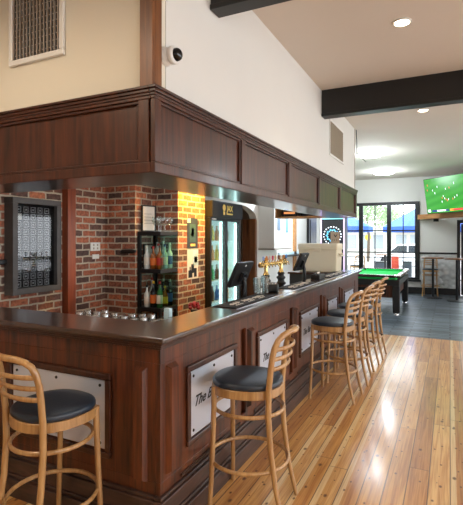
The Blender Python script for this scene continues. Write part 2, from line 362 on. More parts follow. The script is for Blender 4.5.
# plastered upper walls over the bar
struct(MB().box(-6.2, -1.435, 1.975, 2.1, 2.405, CEIL).build('wall_left', M_WALLC))
struct(MB().box(-1.55, -1.43, 2.1, 7.62, 2.405, CEIL).build('wall_right', M_WALL))
# timber strip wrapped round the wall corner
b = MB().box(-1.497, -1.412, 1.95, 1.975, 2.415, CEIL).box(-1.43, -1.412, 1.975, 2.035, 2.415, CEIL)
struct(b.build('trim_1', M_POST, bevel=.003))
struct(MB().box(-1.56, -1.425, 7.62, 7.635, 1.97, CEIL).build('trim_2', M_POST, bevel=.002))
# stepped old brick wall behind the bar
XB1, YB2 = -3.7, yx(105, -3.7); XB3 = xy(135, YB2); YB4 = yx(155, XB3); XB5 = xy(178, YB4); YB5 = yx(205, XB5)
poly = [(-3.9, 1.2), (XB1, 1.2), (XB1, YB2), (XB3, YB2), (XB3, YB4), (XB5, YB4), (XB5, YB5), (-3.9, YB5)]
struct(MB().prism(poly, 0, 2.58).build('wall_brick', M_BRICK))
# white side wall beyond the bricks, with an arched opening
def side_wall():
    b = MB(); X0, X1 = -3.75, -3.6
    ya, yb, zs, zt = 6.95, 8.62, 1.98, 2.26
    b.box(X0, X1, YB5, ya, 0, CEIL); b.box(X0, X1, yb, YF, 0, CEIL)
    n = 14; pts = []
    for i in range(n+1):
        t = i/n; y = ya+(yb-ya)*t; z = zs+(zt-zs)*sqrt(max(0, 1-(2*t-1)**2))
        pts.append((y, z))
    for (y0, z0), (y1, z1) in zip(pts, pts[1:]):
        vs = [b.bm.verts.new(p) for p in ((X1, y0, z0), (X1, y1, z1), (X1, y1, CEIL), (X1, y0, CEIL), (X0, y0, z0), (X0, y1, z1), (X0, y1, CEIL), (X0, y0, CEIL))]
        for f in ((0, 1, 2, 3), (7, 6, 5, 4), (4, 5, 1, 0), (3, 2, 6, 7)): b.bm.faces.new([vs[k] for k in f])
    return b
struct(side_wall().build('wall_side', M_WALL))
M_TAUPE = plain('taupe_passage_paint', (168, 150, 134), .8, noise=.03)
struct(MB().box(-5.1, -5.0, 5.6, 10.2, 0, 2.7).box(-5.0, -3.76, 10.1, 10.2, 0, 2.7).box(-5.0, -3.76, 5.6, 5.7, 0, 2.7).box(-5.1, -3.76, 5.6, 10.2, 2.7, 2.8).build('wall_passage', M_TAUPE))
b = MB().box(-3.74, -3.61, 8.535, 8.62, 0, 2.02).box(-3.95, -3.755, 8.66, 8.70, 0, 2.02)
struct(b.build('trim_3', M_POST, bevel=.003))
# far wall with window and door openings
WL, WR = xy(331, YF), xy(419.7, YF); WB, WT = .40, 2.72
DL, DR, DT = xy(457, YF), xy(457, YF)+.95, 2.15
b = MB().box(-3.75, WL, YF, YF+.14, 0, CEIL).box(WL, WR, YF, YF+.14, 0, WB).box(WL, WR, YF, YF+.14, WT, CEIL)
b.box(WR, DL, YF, YF+.14, 0, CEIL).box(DL, DR, YF, YF+.14, DT, CEIL).box(DR, 1.4, YF, YF+.14, 0, CEIL)
struct(b.build('wall_far', M_WALL))
struct(MB().box(1.25, 1.4, 11.7, YF, 0, CEIL).box(1.4, 5.2, 11.7, 11.85, 0, CEIL).build('wall_far_right', M_WALL))
struct(MB().box(-6.2, 5.2, -3.1, -3.0, 0, CEIL).build('wall_unseen_rear', M_WALL))  # unseen wall, added to cut the ambient light from behind
struct(MB().box(-6.3, -6.2, -3.1, 2.1, 0, CEIL).build('wall_far_left', M_WALL))
b = MB().box(5.2, 5.35, -3.1, 11.85, 0, .5).box(5.2, 5.35, -3.1, 11.85, 2.9, CEIL)  # unseen side wall, added with openings that shape the daylight
for y in (-3.1, 1.0, 4.6, 8.2, 11.5): b.box(5.2, 5.35, y, y+.35, .5, 2.9)
struct(b.build('wall_unseen_side', M_WALL))
struct(MB().box(WR+.02, DL-.02, YF-.02, YF, .2, 1.17).build('wall_panel', M_EMBOSS))
struct(MB().box(WR, DL, YF-.035, YF, 1.17, 1.22).build('trim_4', M_BLACKW, bevel=.004))
b = MB().box(-3.58, DL-.01, YF-.03, YF, 0, .19)
struct(b.build('baseboard_far', M_BLACKW, bevel=.004))
struct(MB().box(-3.6, -3.575, 8.64, 12.15, 0, .15).build('baseboard_side', M_WHITE, bevel=.004))
struct(MB().box(-3.6, -3.56, 10.95, 11.16, .15, 2.6).build('trim_5', M_SHELFW, bevel=.003))
# dark door on the side wall
d1 = struct(MB().box(-3.6, -3.53, 12.2, 12.98, 0, 2.3).build('door_2', M_BLACKW, bevel=.004))
MB().box(-3.53, -3.515, 12.32, 12.86, .2, 1.0).box(-3.53, -3.515, 12.32, 12.86, 1.15, 2.15).build('door_panel', M_BLACKM, d1, bevel=.004)
MB().lathe([(.012, 0), (.012, .04), (.025, .05), (.025, .07)], (-3.53, 12.28, 1.02), 12, 'X').build('door_handle', M_CHROME, d1, smooth=True)
# window
w = struct(MB().box(WL, WR, YF-.05, YF+.06, WT-.09, WT).box(WL, WR, YF-.05, YF+.06, WB, WB+.08)
           .box(WR-.13, WR, YF-.05, YF+.06, WB+.08, WT-.09).box(WL, WL+.1, YF-.05, YF+.06, WB+.08, WT-.09).build('window_1', M_BLACKW, bevel=.005))
def X_(u): return xy(u, YF)
b = MB().box(X_(359), X_(363.2), YF-.04, YF+.05, WB+.08, WT-.09).box(X_(387), X_(391.2), YF-.04, YF+.05, WB+.08, WT-.09)
b.build('window_mullion', M_BLACKW, w, bevel=.004)
b = MB()
for u in (347, 375, 403.2): b.box(X_(u)-.014, X_(u)+.014, YF, YF+.03, WB+.08, WT-.09)
zs1, zs2 = zz(230.5, X_(400), YF), zz(252.5, X_(400), YF)
for z in (zs1, zs2): b.box(WL+.1, WR-.13, YF-.001, YF+.031, z-.018, z+.018)
b.build('window_muntin', M_BLACKW, w)
for a, c in ((WL+.1, X_(359)), (X_(363.2), X_(387)), (X_(391.2), WR-.13)):
    MB().box(a, c, YF+.032, YF+.038, WB+.08, WT-.09).build('window_pane', M_WINGLASS, w)
MB().box(WL-.02, WR+.04, YF-.11, YF-.05, WB-.04, WB+.01).build('window_sill', M_BLACKW, w, bevel=.004)
# right-hand glazed door
d = struct(MB().box(DL, DL+.09, YF-.05, YF+.08, 0, DT).box(DR-.09, DR, YF-.05, YF+.08, 0, DT).box(DL+.09, DR-.09, YF-.05, YF+.08, DT-.1, DT).build('door_1', M_BLACKW, bevel=.005))
b = MB().box(DL+.1, DR-.1, YF-.01, YF+.04, .02, .25)
for z in (.8, 1.4): b.box(DL+.18, DR-.18, YF, YF+.03, z, z+.03)
b.box(DL+.1, DL+.18, YF-.01, YF+.04, .25, DT-.11).box(DR-.18, DR-.1, YF-.01, YF+.04, .25, DT-.11).box(DL+.18, DR-.18, YF-.01, YF+.04, DT-.19, DT-.11)
b.build('door_leaf', M_BLACKW, d)
MB().box(DL+.18, DR-.18, YF+.031, YF+.037, .25, DT-.19).build('door_pane', M_WINGLASS, d)

# ceiling beams
for i, (y0, y1) in enumerate(((2.6, 2.73), (5.46, 5.62))):
    lb = ('black ceiling beam at the top of the photo, nearest over the bulkhead corner', 'long black ceiling beam crossing above the room beyond the first one')[i]
    t = thing('ceiling_beam', lb, 'beam', (-1.43, y0, CEIL), 0)
    MB().box(-1.425, 5.0, y0+.012, y1-.012, 3.15, CEIL).build('beam_web', M_BLACKW, t, world=True, bevel=.004)
    MB().box(-1.425, 5.0, y0, y1, 3.115, 3.15).build('beam_flange', M_BLACKW, t, world=True, bevel=.004)

# ================================================================ BULKHEAD
XO, YO, Z0, Z1 = -1.39, 1.94, 1.955, 2.405
t = thing('bulkhead', 'dark wood panelled bulkhead hanging over the L-shaped bar', 'bulkhead', (XO, YO, Z0))
ins = .03
b = MB().box(-1.83, XO-ins, YO+ins, 7.58, Z0+.03, Z1-.005).box(-6.0, -1.83, YO+ins, 2.38, Z0+.03, Z1-.005)
b.build('carcass', M_BULK, t, world=True)
MB().box(-1.84, XO-.012, 2.39, 7.6, Z0+.006, Z0+.03).box(-6.0, XO-.012, YO+.012, 2.39, Z0+.006, Z0+.03).build('soffit_board', M_SOFFIT, t, world=True)
stiles = [YO] + [yx(u, XO) for u in (243.8, 290.5, 320.3, 341, 357)]
zb0, zb1 = Z0+.055, Z1-.062
# rails
b = MB().box(XO-ins, XO, YO, 7.61, Z0, zb0).box(XO-ins, XO, YO, 7.61, zb1, Z1-.03)
b.box(-6.0, XO-ins, YO, YO+ins, Z0, zb0).box(-6.0, XO-ins, YO, YO+ins, zb1, Z1-.03)
b.build('rail', M_BULK, t, world=True, bevel=.004)
MB().box(-1.83, XO, 7.58, 7.61, Z0+.001, Z1-.03).build('end_board', M_BULK, t, world=True, bevel=.003)
for k, y in enumerate(stiles):
    hw = .035
    y0, y1 = (YO, YO+.055) if k == 0 else ((7.55, 7.61) if k == 5 else (y-hw, y+hw))
    MB().box(XO-ins, XO+.001, y0, y1, zb0, zb1).build('stile', M_BULK, t, world=True, bevel=.004)
for x in (XO-.075, -3.2, -4.9): MB().box(x-.035, x+.035, YO-.001, YO+ins, zb0, zb1).build('stile', M_BULK, t, world=True, bevel=.004)
# field panels with inner moulding
def mold(b, axis, a0, a1, z0, z1, face, w=.02, depth=.014):
    if axis == 'Y':
        for q in ((a0, a1, z0, z0+w), (a0, a1, z1-w, z1), (a0, a0+w, z0+w, z1-w), (a1-w, a1, z0+w, z1-w)): b.box(face, face+depth, q[0], q[1], q[2], q[3])
    else:
        for q in ((a0, a1, z0, z0+w), (a0, a1, z1-w, z1), (a0, a0+w, z0+w, z1-w), (a1-w, a1, z0+w, z1-w)): b.box(q[0], q[1], face-depth, face, q[2], q[3])
for k in range(5):
    a = (YO+.055) if k == 0 else stiles[k]+.035; c = stiles[k+1]-.035 if k < 4 else 7.55
    f = MB().box(XO-ins, XO-ins+.006, a, c, zb0, zb1).build('field_panel', M_BULK, t, world=True)
    b = MB(); mold(b, 'Y', a, c, zb0, zb1, XO-ins+.006, .018, .016); b.build('panel_moulding', M_MAHOG_D, t, world=True, bevel=.005)
for a, c in ((-3.165, XO-.11), (-4.865, -3.235)):
    MB().box(a, c, YO+ins-.006, YO+ins, zb0, zb1).build('field_panel', M_BULK, t, world=True)
    b = MB(); mold(b, 'X', a, c, zb0, zb1, YO+ins-.006, .018, .016); b.build('panel_moulding', M_MAHOG_D, t, world=True, bevel=.005)
# cornice
b = MB()
for dz0, dz1, pr in ((-.045, -.03, .006), (-.03, -.012, .012), (-.012, .004, .02)):
    b.box(XO-ins, XO+pr, YO-pr, 7.62, Z1+dz0, Z1+dz1); b.box(-6.0, XO-ins, YO-pr, YO+ins, Z1+dz0, Z1+dz1)
b.build('cornice', M_MAHOG_D, t, world=True, bevel=.004)

# cross shelf at the far end of the bulkhead
t = thing('overhead_shelf', 'open timber box shelf hung at the far end of the bar under the bulkhead', 'shelf', (-2.2, 7.4, 1.98))
xs0 = xy(275, 7.38)
MB().box(xs0, -1.86, 7.38, 7.75, 1.97, 1.995).build('bottom_board', M_SHELFW, t, world=True, bevel=.002)
MB().box(xs0, xs0+.03, 7.38, 7.75, 1.995, 2.2).build('end_board', M_SHELFW, t, world=True, bevel=.002)
MB().box(xs0, -1.86, 7.75, 7.77, 1.97, 2.58).build('back_board', M_BLACKW, t, world=True)
MB().box(xs0, -1.86, 7.38, 7.77, 2.2, 2.23).build('top_board', M_MAHOG_D, t, world=True)
t2 = thing('lamp_unit', 'small dark unit with an amber glow sitting in the open overhead shelf', 'lamp', (xs0+.2, 7.45, 1.996))
MB().box(xs0+.1, xs0+.38, 7.45, 7.65, 1.997, 2.09).build('body', M_BLACKM, t2, world=True, bevel=.006)
MB().box(xs0+.14, xs0+.34, 7.444, 7.449, 2.04, 2.075).build('glowing_window', M_AMBER, t2, world=True)

# ================================================================ BAR COUNTER
XE, YE, ZT = -1.317, 1.908, 1.09          # outer edge of the top
XC, YC = -1.372, 1.963                    # face of the body
YEND = 7.66; XI = -1.64; YI = 2.29
t = thing('bar_counter', 'L-shaped mahogany panelled bar counter with metal name plates', 'counter', (XC, YC, 0))
b = MB().box(XI+.02, XC-.03, YC+.03, YEND-.06, .24, ZT-.045).box(-6.0, XI+.02, YC+.03, YI-.02, .24, ZT-.045)
b.build('body', M_MAHOG, t, world=True)
# top: mitred L slab with nosing
poly = [(-6.0, YE), (XE, YE), (XE, YEND), (XI, YEND), (XI, YI), (-6.0, YI)]
MB().prism(poly, ZT-.032, ZT).build('bar_top', M_TOP, t, world=True, bevel=.009, segs=3)
def Lprism(b, off, z0, z1, yend=YEND-.02):
    x, y = XC+off, YC-off
    b.box(XC-.03, x, y, yend, z0, z1); b.box(-6.0, XC-.03, y, YC+.03, z0, z1)
b = MB()
for off, z0, z1 in ((.03, ZT-.046, ZT-.032), (.018, ZT-.062, ZT-.046), (.008, ZT-.075, ZT-.062)): Lprism(b, off, z0, z1)
b.build('under_moulding', M_MAHOG_D, t, world=True, bevel=.004)
# frame rails
b = MB(); Lprism(b, 0, ZT-.15, ZT-.075, YEND-.06); Lprism(b, 0, .24, .31, YEND-.06)
b.build('rail', M_MAHOG, t, world=True, bevel=.003)
# plinth
b = MB()
for off, z0, z1 in ((.055, 0, .115), (.04, .115, .135), (.03, .135, .225), (.018, .225, .245)): Lprism(b, off, z0, z1, YEND-.04)
b.build('plinth', M_PLINTH, t, world=True, bevel=.005)
MB().box(XI+.02, XC, YEND-.06, YEND-.04, .24, ZT-.075).build('end_panel', M_MAHOG, t, world=True)
zr0, zr1 = .31, ZT-.15
# Module along the long side: pilaster, panel frame, plate, recess
bounds = [YC] + [yx(u, XC) for u in (243, 291, 321, 339.4, 355)] + [YEND-.06]
def px_box(b, y0, y1, z0, z1, d0, d1): b.box(XC-.03+d0, XC-.03+d1, y0, y1, z0, z1)
def raised(face, a0, a1, z0, z1, base, h, edge, axis):   # pilaster with chamfered ends and sides
    b = MB()
    pts0 = [(a0, z0), (a1, z0), (a1, z1), (a0, z1)]
    pts1 = [(a0+edge, z0+edge*1.4), (a1-edge, z0+edge*1.4), (a1-edge, z1-edge*1.4), (a0+edge, z1-edge*1.4)]
    def P(a, z, d): return (face+d, a, z) if axis == 'Y' else (a, face-d, z)
    v0 = [b.bm.verts.new(P(a, z, base)) for a, z in pts0]; v1 = [b.bm.verts.new(P(a, z, base+h)) for a, z in pts1]
    for i in range(4):
        j = (i+1) % 4; b.bm.faces.new((v0[i], v0[j], v1[j], v1[i]))
    b.bm.faces.new(v1); b.bm.faces.new(list(reversed(v0))); return b
def frame_ring(axis, face, a0, a1, z0, z1, w, d):
    b = MB()
    for q in ((a0, a1, z0, z0+w), (a0, a1, z1-w, z1), (a0, a0+w, z0+w, z1-w), (a1-w, a1, z0+w, z1-w)):
        if axis == 'Y': b.box(face, face+d, q[0], q[1], q[2], q[3])
        else: b.box(q[0], q[1], face-d, face, q[2], q[3])
    return b
def plate(axis, face, a0, a1, z0, z1, words):
    if axis == 'Y': p = MB().box(face, face+.004, a0, a1, z0, z1)
    else: p = MB().box(a0, a1, face-.004, face, z0, z1)
    p = p.build('name_plate', M_STEEL, t, world=True); p['label'] = 'brushed steel name plate with black script'
    for a in (a0+.035, (a0+a1)/2, a1-.035):
        for z in (z0+.03, z1-.03):
            s = MB()
            if axis == 'Y': s.lathe([(.009, 0), (.009, .004), (.005, .006)], (face+.004, a, z), 10, 'X')
            else: s.lathe([(.009, 0), (.009, -.004), (.005, -.006)], (a, face-.004, z), 10, 'Y')
            s.build('plate_screw', M_SCREW, p, world=False).location = -Vector(t.location)
    am, zm = (a0+a1)/2, (z0+z1)/2
    if axis == 'Y':
        M = Matrix.Translation((face+.0055, am-.065, zm+.0)) @ FACE_PX
    else: M = Matrix.Translation((am, face-.0055, zm)) @ FACE_MY
    o = text_mesh('plate_lettering', words, .088, M_INK, Matrix.Translation(-Vector(t.location)) @ M, p, .0008, .5)
for k in range(6):
    a0, a1 = bounds[k], bounds[k+1]
    if k == 5:
        MB().box(XC-.03, XC, a0, a1, zr0, zr1).build('stile', M_MAHOG, t, world=True, bevel=.003); continue
    # flat boards of the face
    MB().box(XC-.03, XC, a0+(0 if k == 0 else .05), a1-.04, zr0, zr1).build('face_board', M_MAHOG, t, world=True, bevel=.003)
    raised(XC, a0+(.05 if k == 0 else .075), a0+.145+(0 if k == 0 else .025), .335, .925, 0, .03, .013, 'Y').build('pilaster', M_MAHOG, t, world=True)
    f0, f1 = a0+.25, a1-.135
    frame_ring('Y', XC, f0, f1, .40, .865, .036, .02).build('panel_frame', M_MAHOG_D, t, world=True, bevel=.007)
    MB().box(XC, XC+.004, f0+.036, f1-.036, .436, .829).build('panel_back', M_MAHOG, t, world=True)
    plate('Y', XC+.004, f0+.04, f1-.04, .442, .823, 'The Barrel')
    frame_ring('Y', XC, a0+.2, a1-.06, .255, .275, .008, .008).build('foot_moulding', M_PLINTH, t, world=True)
# short side, towards the left
MB().box(-6.0, XC-.03, YC, YC+.03, zr0, zr1).build('face_board', M_MAHOG, t, world=True, bevel=.003)
raised(YC, -1.54, -1.455, .30, .915, 0, .03, .013, 'X').build('pilaster', M_MAHOG, t, world=True)
raised(YC, -2.90, -2.82, .30, .915, 0, .03, .013, 'X').build('pilaster', M_MAHOG, t, world=True)
for a, c in ((-2.66, -1.70), (-4.4, -3.2)):
    frame_ring('X', YC, a+.12, c, .375, .85, .036, .02).build('panel_frame', M_MAHOG_D, t, world=True, bevel=.007)
    plate('X', YC, a+.165, c-.045, .42, .805, 'The Barrel')
MB().box(-1.398, -1.384, 2.95, YEND-.02, ZT+.0003, ZT+.003).build('edge_strip', M_STEEL, t, world=True)
# working bench behind the counter
t = thing('back_bench', 'low working bench running behind the bar counter', 'bench', (-1.9, 3, 0))
MB().box(-2.12, XI-.01, 2.75, 7.0, .86, .9).box(-3.5, XI-.01, YI+.01, 2.75, .86, .9).build('bench_top', M_STEEL, t, world=True)
MB().box(-2.08, XI-.01, 2.75, 7.0, 0, .86).box(-3.46, XI-.01, YI+.03, 2.71, 0, .86).build('bench_body', M_BLACK, t, world=True)
# return cabinet at the far end
XR0 = xy(288, 7.1)
t = thing('return_cabinet', 'dark cabinet with timber edged top closing the far end of the bar', 'cabinet', (-2.2, 7.3, 0))
MB().box(XR0+.02, XI-.005, 7.12, 7.64, 0, 1.03).build('cabinet_body', plain('dark_grey_green_paint', (62, 66, 66), .5), t, world=True)
MB().box(XR0, XI-.003, 7.08, 7.66, 1.03, 1.06).build('cabinet_top', M_MAHOG_D, t, world=True, bevel=.003)

# ================================================================ BAR STOOLS
def arc(fn, n): return [fn(i/n) for i in range(n+1)]
def make_stool(label):
    t = thing('bar_stool', label, 'bar stool', (0, 0, 0), 0)
    def sup(a, k, z, n=36, p=2.35, sy=0):
        out = []
        for i in range(n):
            q = 2*pi*i/n; c_, s_ = cos(q), sin(q)
            r = (abs(c_)**p+abs(s_)**p)**(-1/p)
            w = a*(1+.05*s_)
            out.append((w*r*c_, k*r*s_+sy))
        return out
    # seat ring
    b = MB(); outl = sup(.213, .213, 0); inl = sup(.17, .17, 0); n = len(outl)
    vs = [[b.bm.verts.new((x, y, z)) for x, y in L_] for L_, z in ((outl, .688), (outl, .738), (inl, .738), (inl, .688))]
    for a in range(4):
        A, B = vs[a], vs[(a+1) % 4]
        for i in range(n): b.bm.faces.new((A[i], A[(i+1) % n], B[(i+1) % n], B[i]))
    b.build('seat_ring', M_OAK, t, bevel=.004, smooth=True)
    # cushion
    b = MB(); rings = []
    for sc_, z in ((.97, .738), (1.0, .746), (1.0, .762), (.98, .770), (.93, .774), (.6, .778), (.25, .779)):
        rings.append([b.bm.verts.new((x*sc_, y*sc_, z)) for x, y in sup(.209, .209, 0)])
    for A, B in zip(rings, rings[1:]):
        for i in range(n): b.bm.faces.new((A[i], A[(i+1) % n], B[(i+1) % n], B[i]))
    b.bm.faces.new(rings[-1]); b.bm.faces.new(list(reversed(rings[0])))
    b.build('seat_cushion', M_LEATHER, t, smooth=True)
    for s in (-1, 1):
        b = MB().tube([(s*.204, .172, 0), (s*.186, .166, .2), (s*.172, .162, .42), (s*.163, .16, .6), (s*.16, .158, .735)], [.0135, .0155, .016, .017, .019], 8)
        b.build('leg', M_OAK, t, smooth=True)
        b = MB().tube([(s*.172, -.262, 0), (s*.168, -.214, .2), (s*.166, -.184, .42), (s*.166, -.172, .6), (s*.168, -.174, .74), (s*.169, -.18, .80)], [.0135, .0155, .017, .018, .018, .0175], 8)
        b.build('leg', M_OAK, t, smooth=True)
    hoop = [(-.169, -.18, .80), (-.170, -.187, .87), (-.169, -.197, .94), (-.165, -.209, .99), (-.153, -.226, 1.03), (-.125, -.247, 1.055), (-.085, -.266, 1.066), (-.04, -.29, 1.073), (0, -.296, 1.075)]
    hoop = hoop+[(-x, y, z) for x, y, z in reversed(hoop[:-1])]
    MB().tube(hoop, .0175, 8).build('back_frame', M_OAK, t, smooth=True)
    for z, y0, bl in ((.865, -.187, .062), (.922, -.195, .068), (.978, -.206, .074)):
        pts = [(.166*(2*q-1), y0-bl*(1-(2*q-1)**2)**.8, z+.006*(1-(2*q-1)**2)) for q in [i/12 for i in range(13)]]
        MB().tube(pts, .0125, 8, flat=.55).build('back_slat', M_OAK, t, smooth=True)
    for z, r in ((.592, .212), (.288, .238)):
        pts = [(r*cos(2*pi*i/32), r*sin(2*pi*i/32)-.006, z) for i in range(32)]
        MB().tube(pts, .0125, 8, closed=True, flat=.85).build('foot_ring' if z < .4 else 'stretcher_ring', M_OAK, t, smooth=True)
    return t
st = make_stool('pale bentwood bar stool cut off by the left edge, in front of the bar corner')
st.location = (-1.86, 1.70, 0); st.rotation_euler.z = radians(-8); st.scale = (.95, .95, .975)
for x, y, a, lb in ((-1.108, 2.51, 96, 'bentwood bar stool with dark seat standing alone in the centre foreground'),
                    (-1.085, 4.60, 87, 'nearest bentwood stool of the row of four along the bar'),
                    (-1.07, 5.2, 92, 'second bentwood stool in the row of four along the bar'),
                    (-1.08, 5.8, 88, 'third bentwood stool in the row of four along the bar'),
                    (-1.06, 6.4, 90, 'furthest bentwood stool in the row, beside the end of the bar')):
    dup(st, (x, y, 0), radians(a), lb, 'bar stools along the counter')
dup(st, (-.5, 13.86, 0), radians(180), 'pale bar stool behind the high round table by the far wall')
dup(st, ray(357, 14.6)+(0,), radians(165), 'bar stool out on the patio seen through the left window pane')

# ================================================================ VENTS, CAMERA, LIGHTS
vx0, vx1 = -2.536, -2.061
t = thing('wall_vent', 'white framed vent with vertical slats on the cream wall at top left', 'vent', (vx0, 1.975, 2.7))
frame_ring('X', 1.975, vx0, vx1, 2.70, 3.28, .035, .022).build('vent_frame', M_VENTF, t, world=True, bevel=.006)
MB().box(vx0+.035, vx1-.035, 1.967, 1.974, 2.735, 3.245).build('vent_backing', M_DARK, t, world=True)
b = MB(); n = 14
for i in range(n):
    x = vx0+.045+(vx1-vx0-.09)*i/(n-1); b.box(x-.004, x+.004, 1.955, 1.967, 2.736, 3.244)
b.build('vent_slats', M_SLAT, t, world=True)
b = MB()
for i in range(12): z = 2.76+i*.04; b.box(vx0+.036, vx1-.036, 1.962, 1.966, z, z+.004)
b.build('vent_cross_wires', M_SLAT, t, world=True)
t = thing('wall_vent', 'tan mesh vent grille high on the white wall over the bar', 'vent', (-1.43, 5.87, 2.71))
frame_ring('Y', -1.43, 5.867, 6.725, 2.71, 3.2, .03, .012).build('vent_frame', M_VENTF, t, world=True, bevel=.003)
MB().box(-1.43, -1.424, 5.897, 6.695, 2.74, 3.17).build('filter_mesh', M_TAN, t, world=True)
b = MB()
for i in range(14): z = 2.755+i*.03; b.box(-1.424, -1.421, 5.897, 6.695, z, z+.006)
b.build('mesh_bars', M_TAN, t, world=True)
yc = yx(165.5, -1.43); zc = zz(57, -1.43, yc)
t = thing('security_camera', 'white dome security camera with black eye on the wall by the corner post', 'camera', (-1.43, yc, zc))
MB().lathe([(.052, 0), (.052, .012), (.046, .02), (.044, .03)], (0, 0, 0), 24, 'X').build('mount', M_WHITE, t, smooth=True)
MB().lathe([(.046, .0), (.05, .012), (.05, .026), (.043, .036), (.03, .038)], (.028, .006, .004), 24, 'X').build('housing', M_WHITE, t, smooth=True)
MB().lathe([(.036, 0), (.0355, .01), (.030, .022), (.02, .03), (.006, .034)], (.066, .008, .004), 24, 'X').build('dome', plain('black_glossy_dome', (10, 10, 12), .08), t, smooth=True)
for (x, y), r, lb in (((-.366, 4.05), .062, 'bright downlight recessed in the ceiling between the two beams'), ((-.346, 6.94), .062, 'small downlight just beyond the long black beam')):
    t = thing('downlight', lb, 'light', (x, y, CEIL))
    MB().lathe([(r+.018, 0), (r+.018, -.006), (r, -.01), (r, 0)], (0, 0, 0), 24).build('trim_ring', M_WHITE, t, smooth=True)
    MB().lathe([(r-.002, -.002), (r-.002, -.006)], (0, 0, 0), 24).build('lamp', M_DOWN, t)
for (x, y), r, lb in (((-1.534, 9.9), .27, 'round white ceiling lamp nearer to the bar end'), ((-1.6, 12.67), .29, 'round white ceiling lamp nearest the far windows')):
    t = thing('ceiling_lamp', lb, 'light', (x, y, CEIL))
    MB().lathe([(r, 0), (r, -.025), (r-.01, -.03)], (0, 0, 0), 32).build('lamp_base', M_WHITE, t, smooth=True)
    MB().lathe([(r-.012, -.03), (r-.016, -.05), (r-.05, -.075), (r*.5, -.085), (.02, -.087)], (0, 0, 0), 32).build('diffuser', M_TUBE, t, smooth=True)
b = MB().tube([(-1.41, 7.66, 3.43), (-1.40, 7.665, 3.2), (-1.405, 7.67, 3.05), (-1.36, 7.8, 2.99), (-1.3, 7.95, 2.93)], .006, 6)
tag(b.build('cable', M_BLACK, smooth=True), 'thin black cable dangling at the far end of the white wall', 'cable')

# ================================================================ BEHIND THE BAR, LEFT
# timber post
yp = yx(62, XB1); xc = xy(68, yp); y2 = yx(76, xc)
tag(MB().box(XB1+.001, xc, yp, y2, 0, 2.57).build('timber_post', M_REDPOST, bevel=.004), 'upright reddish timber post against the brick wall beside the display frame', 'post')
# display case
ya = yx(4, XB1); xf = xy(13, ya); yb = yx(61.5, xf)
za, zb_ = zz(296, xf, ya), zz(196.5, xf, ya)
t = thing('display_case', 'dark grey framed glass case with rows of small tokens on the brick wall', 'display case', (XB1, ya, za))
frame_ring('Y', XB1+.002, ya, yb, za, zb_, .055, xf-XB1-.002).build('case_frame', M_GREYFR, t, world=True, bevel=.004)
MB().box(XB1+.002, XB1+.02, ya+.055, yb-.055, za+.055, zb_-.055).build('backing_board', plain('dark_navy_backing', (26, 28, 36), .6), t, world=True)
MB().box(xf-.05, xf-.045, ya+.056, yb-.056, za+.056, zb_-.056).build('case_glass', M_DISPLAYGLASS, t, world=True)
b = MB(); W = yb-ya-.11-.05; Hh = zb_-za-.13
for c_ in range(5):
    for r_ in range(11):
        if (c_ == 0 and r_ == 9): continue
        y0 = ya+.075+c_*W/5; y1 = y0+W/5*.66; z0 = za+.065+r_*Hh/11; z1 = z0+Hh/11*.8
        q = xf-.056
        b.box(q, q+.004, y0, y1, z0, z0+.006).box(q, q+.004, y0, y1, z1-.006, z1).box(q, q+.004, y0, y0+.006, z0, z1).box(q, q+.004, y1-.006, y1, z0, z1)
        b.box(q, q+.004, y0+.018, y1-.018, z0+.02, z0+.03).box(q, q+.004, y0+.018, y1-.018, z1-.03, z1-.02)
b.build('token_rows', plain('silver_tokens', (206, 204, 206), .5), t, world=True)
MB().box(xf-.056, xf-.052, ya+.075, ya+.075+W/5*.72, za+.065+9*Hh/11, za+.065+9.85*Hh/11).build('paper_tag', M_PAPER, t, world=True)
# bracket arm
zbk = zz(262, XB1, ya-.1)
tag(MB().box(XB1+.001, XB1+.05, ya-.32, ya-.002, zbk-.025, zbk+.02).build('wall_bracket', M_BLACKM, bevel=.008), 'black metal bracket on the bricks left of the display case', 'bracket')
# switches
y0, y1 = yx(90, XB1), yx(99.5, XB1)
t = thing('light_switch', 'white four-gang switch plate on the brick wall right of the timber post', 'switch', (XB1, y0, zz(251, XB1, y0)))
z0, z1 = zz(251, XB1, y0), zz(242.5, XB1, y0)
MB().box(XB1+.001, XB1+.012, y0, y1, z0, z1).build('switch_plate', M_WHITE, t, world=True, bevel=.003)
b = MB()
for a in (.3, .7):
    for c_ in (.3, .7):
        yy, z_ = y0+(y1-y0)*a, z0+(z1-z0)*c_; b.box(XB1+.012, XB1+.016, yy-.009, yy+.009, z_-.011, z_+.011)
b.build('rocker', M_SLAT, t, world=True)
y0, y1 = yx(92, XB1), yx(98.5, XB1)
tag(MB().box(XB1+.001, XB1+.011, y0, y1, zz(259, XB1, y0), zz(254.5, XB1, y0)).build('socket_plate', M_WHITE, bevel=.003), 'small white plate just below the four-gang switch', 'socket')
# rounded black bracket on bricks
xb0, xb1 = xy(122, YB2), xy(136, YB2); zb = zz(251.5, xb1, YB2)
b = MB().tube([(xb0, YB2-.02, zb-.004), (xb0+.03, YB2-.03, zb), (xb1-.03, YB2-.03, zb+.002), (xb1+.01, YB2-.022, zb+.004)], [.014, .024, .024, .016], 10)
b.box(xb0+.06, xb1-.06, YB2-.02, YB2-.001, zb-.015, zb+.015)
tag(b.build('wall_rod', M_BLACKM, smooth=True), 'rounded black bar fixed to the bricks left of the bottle shelves', 'rod')

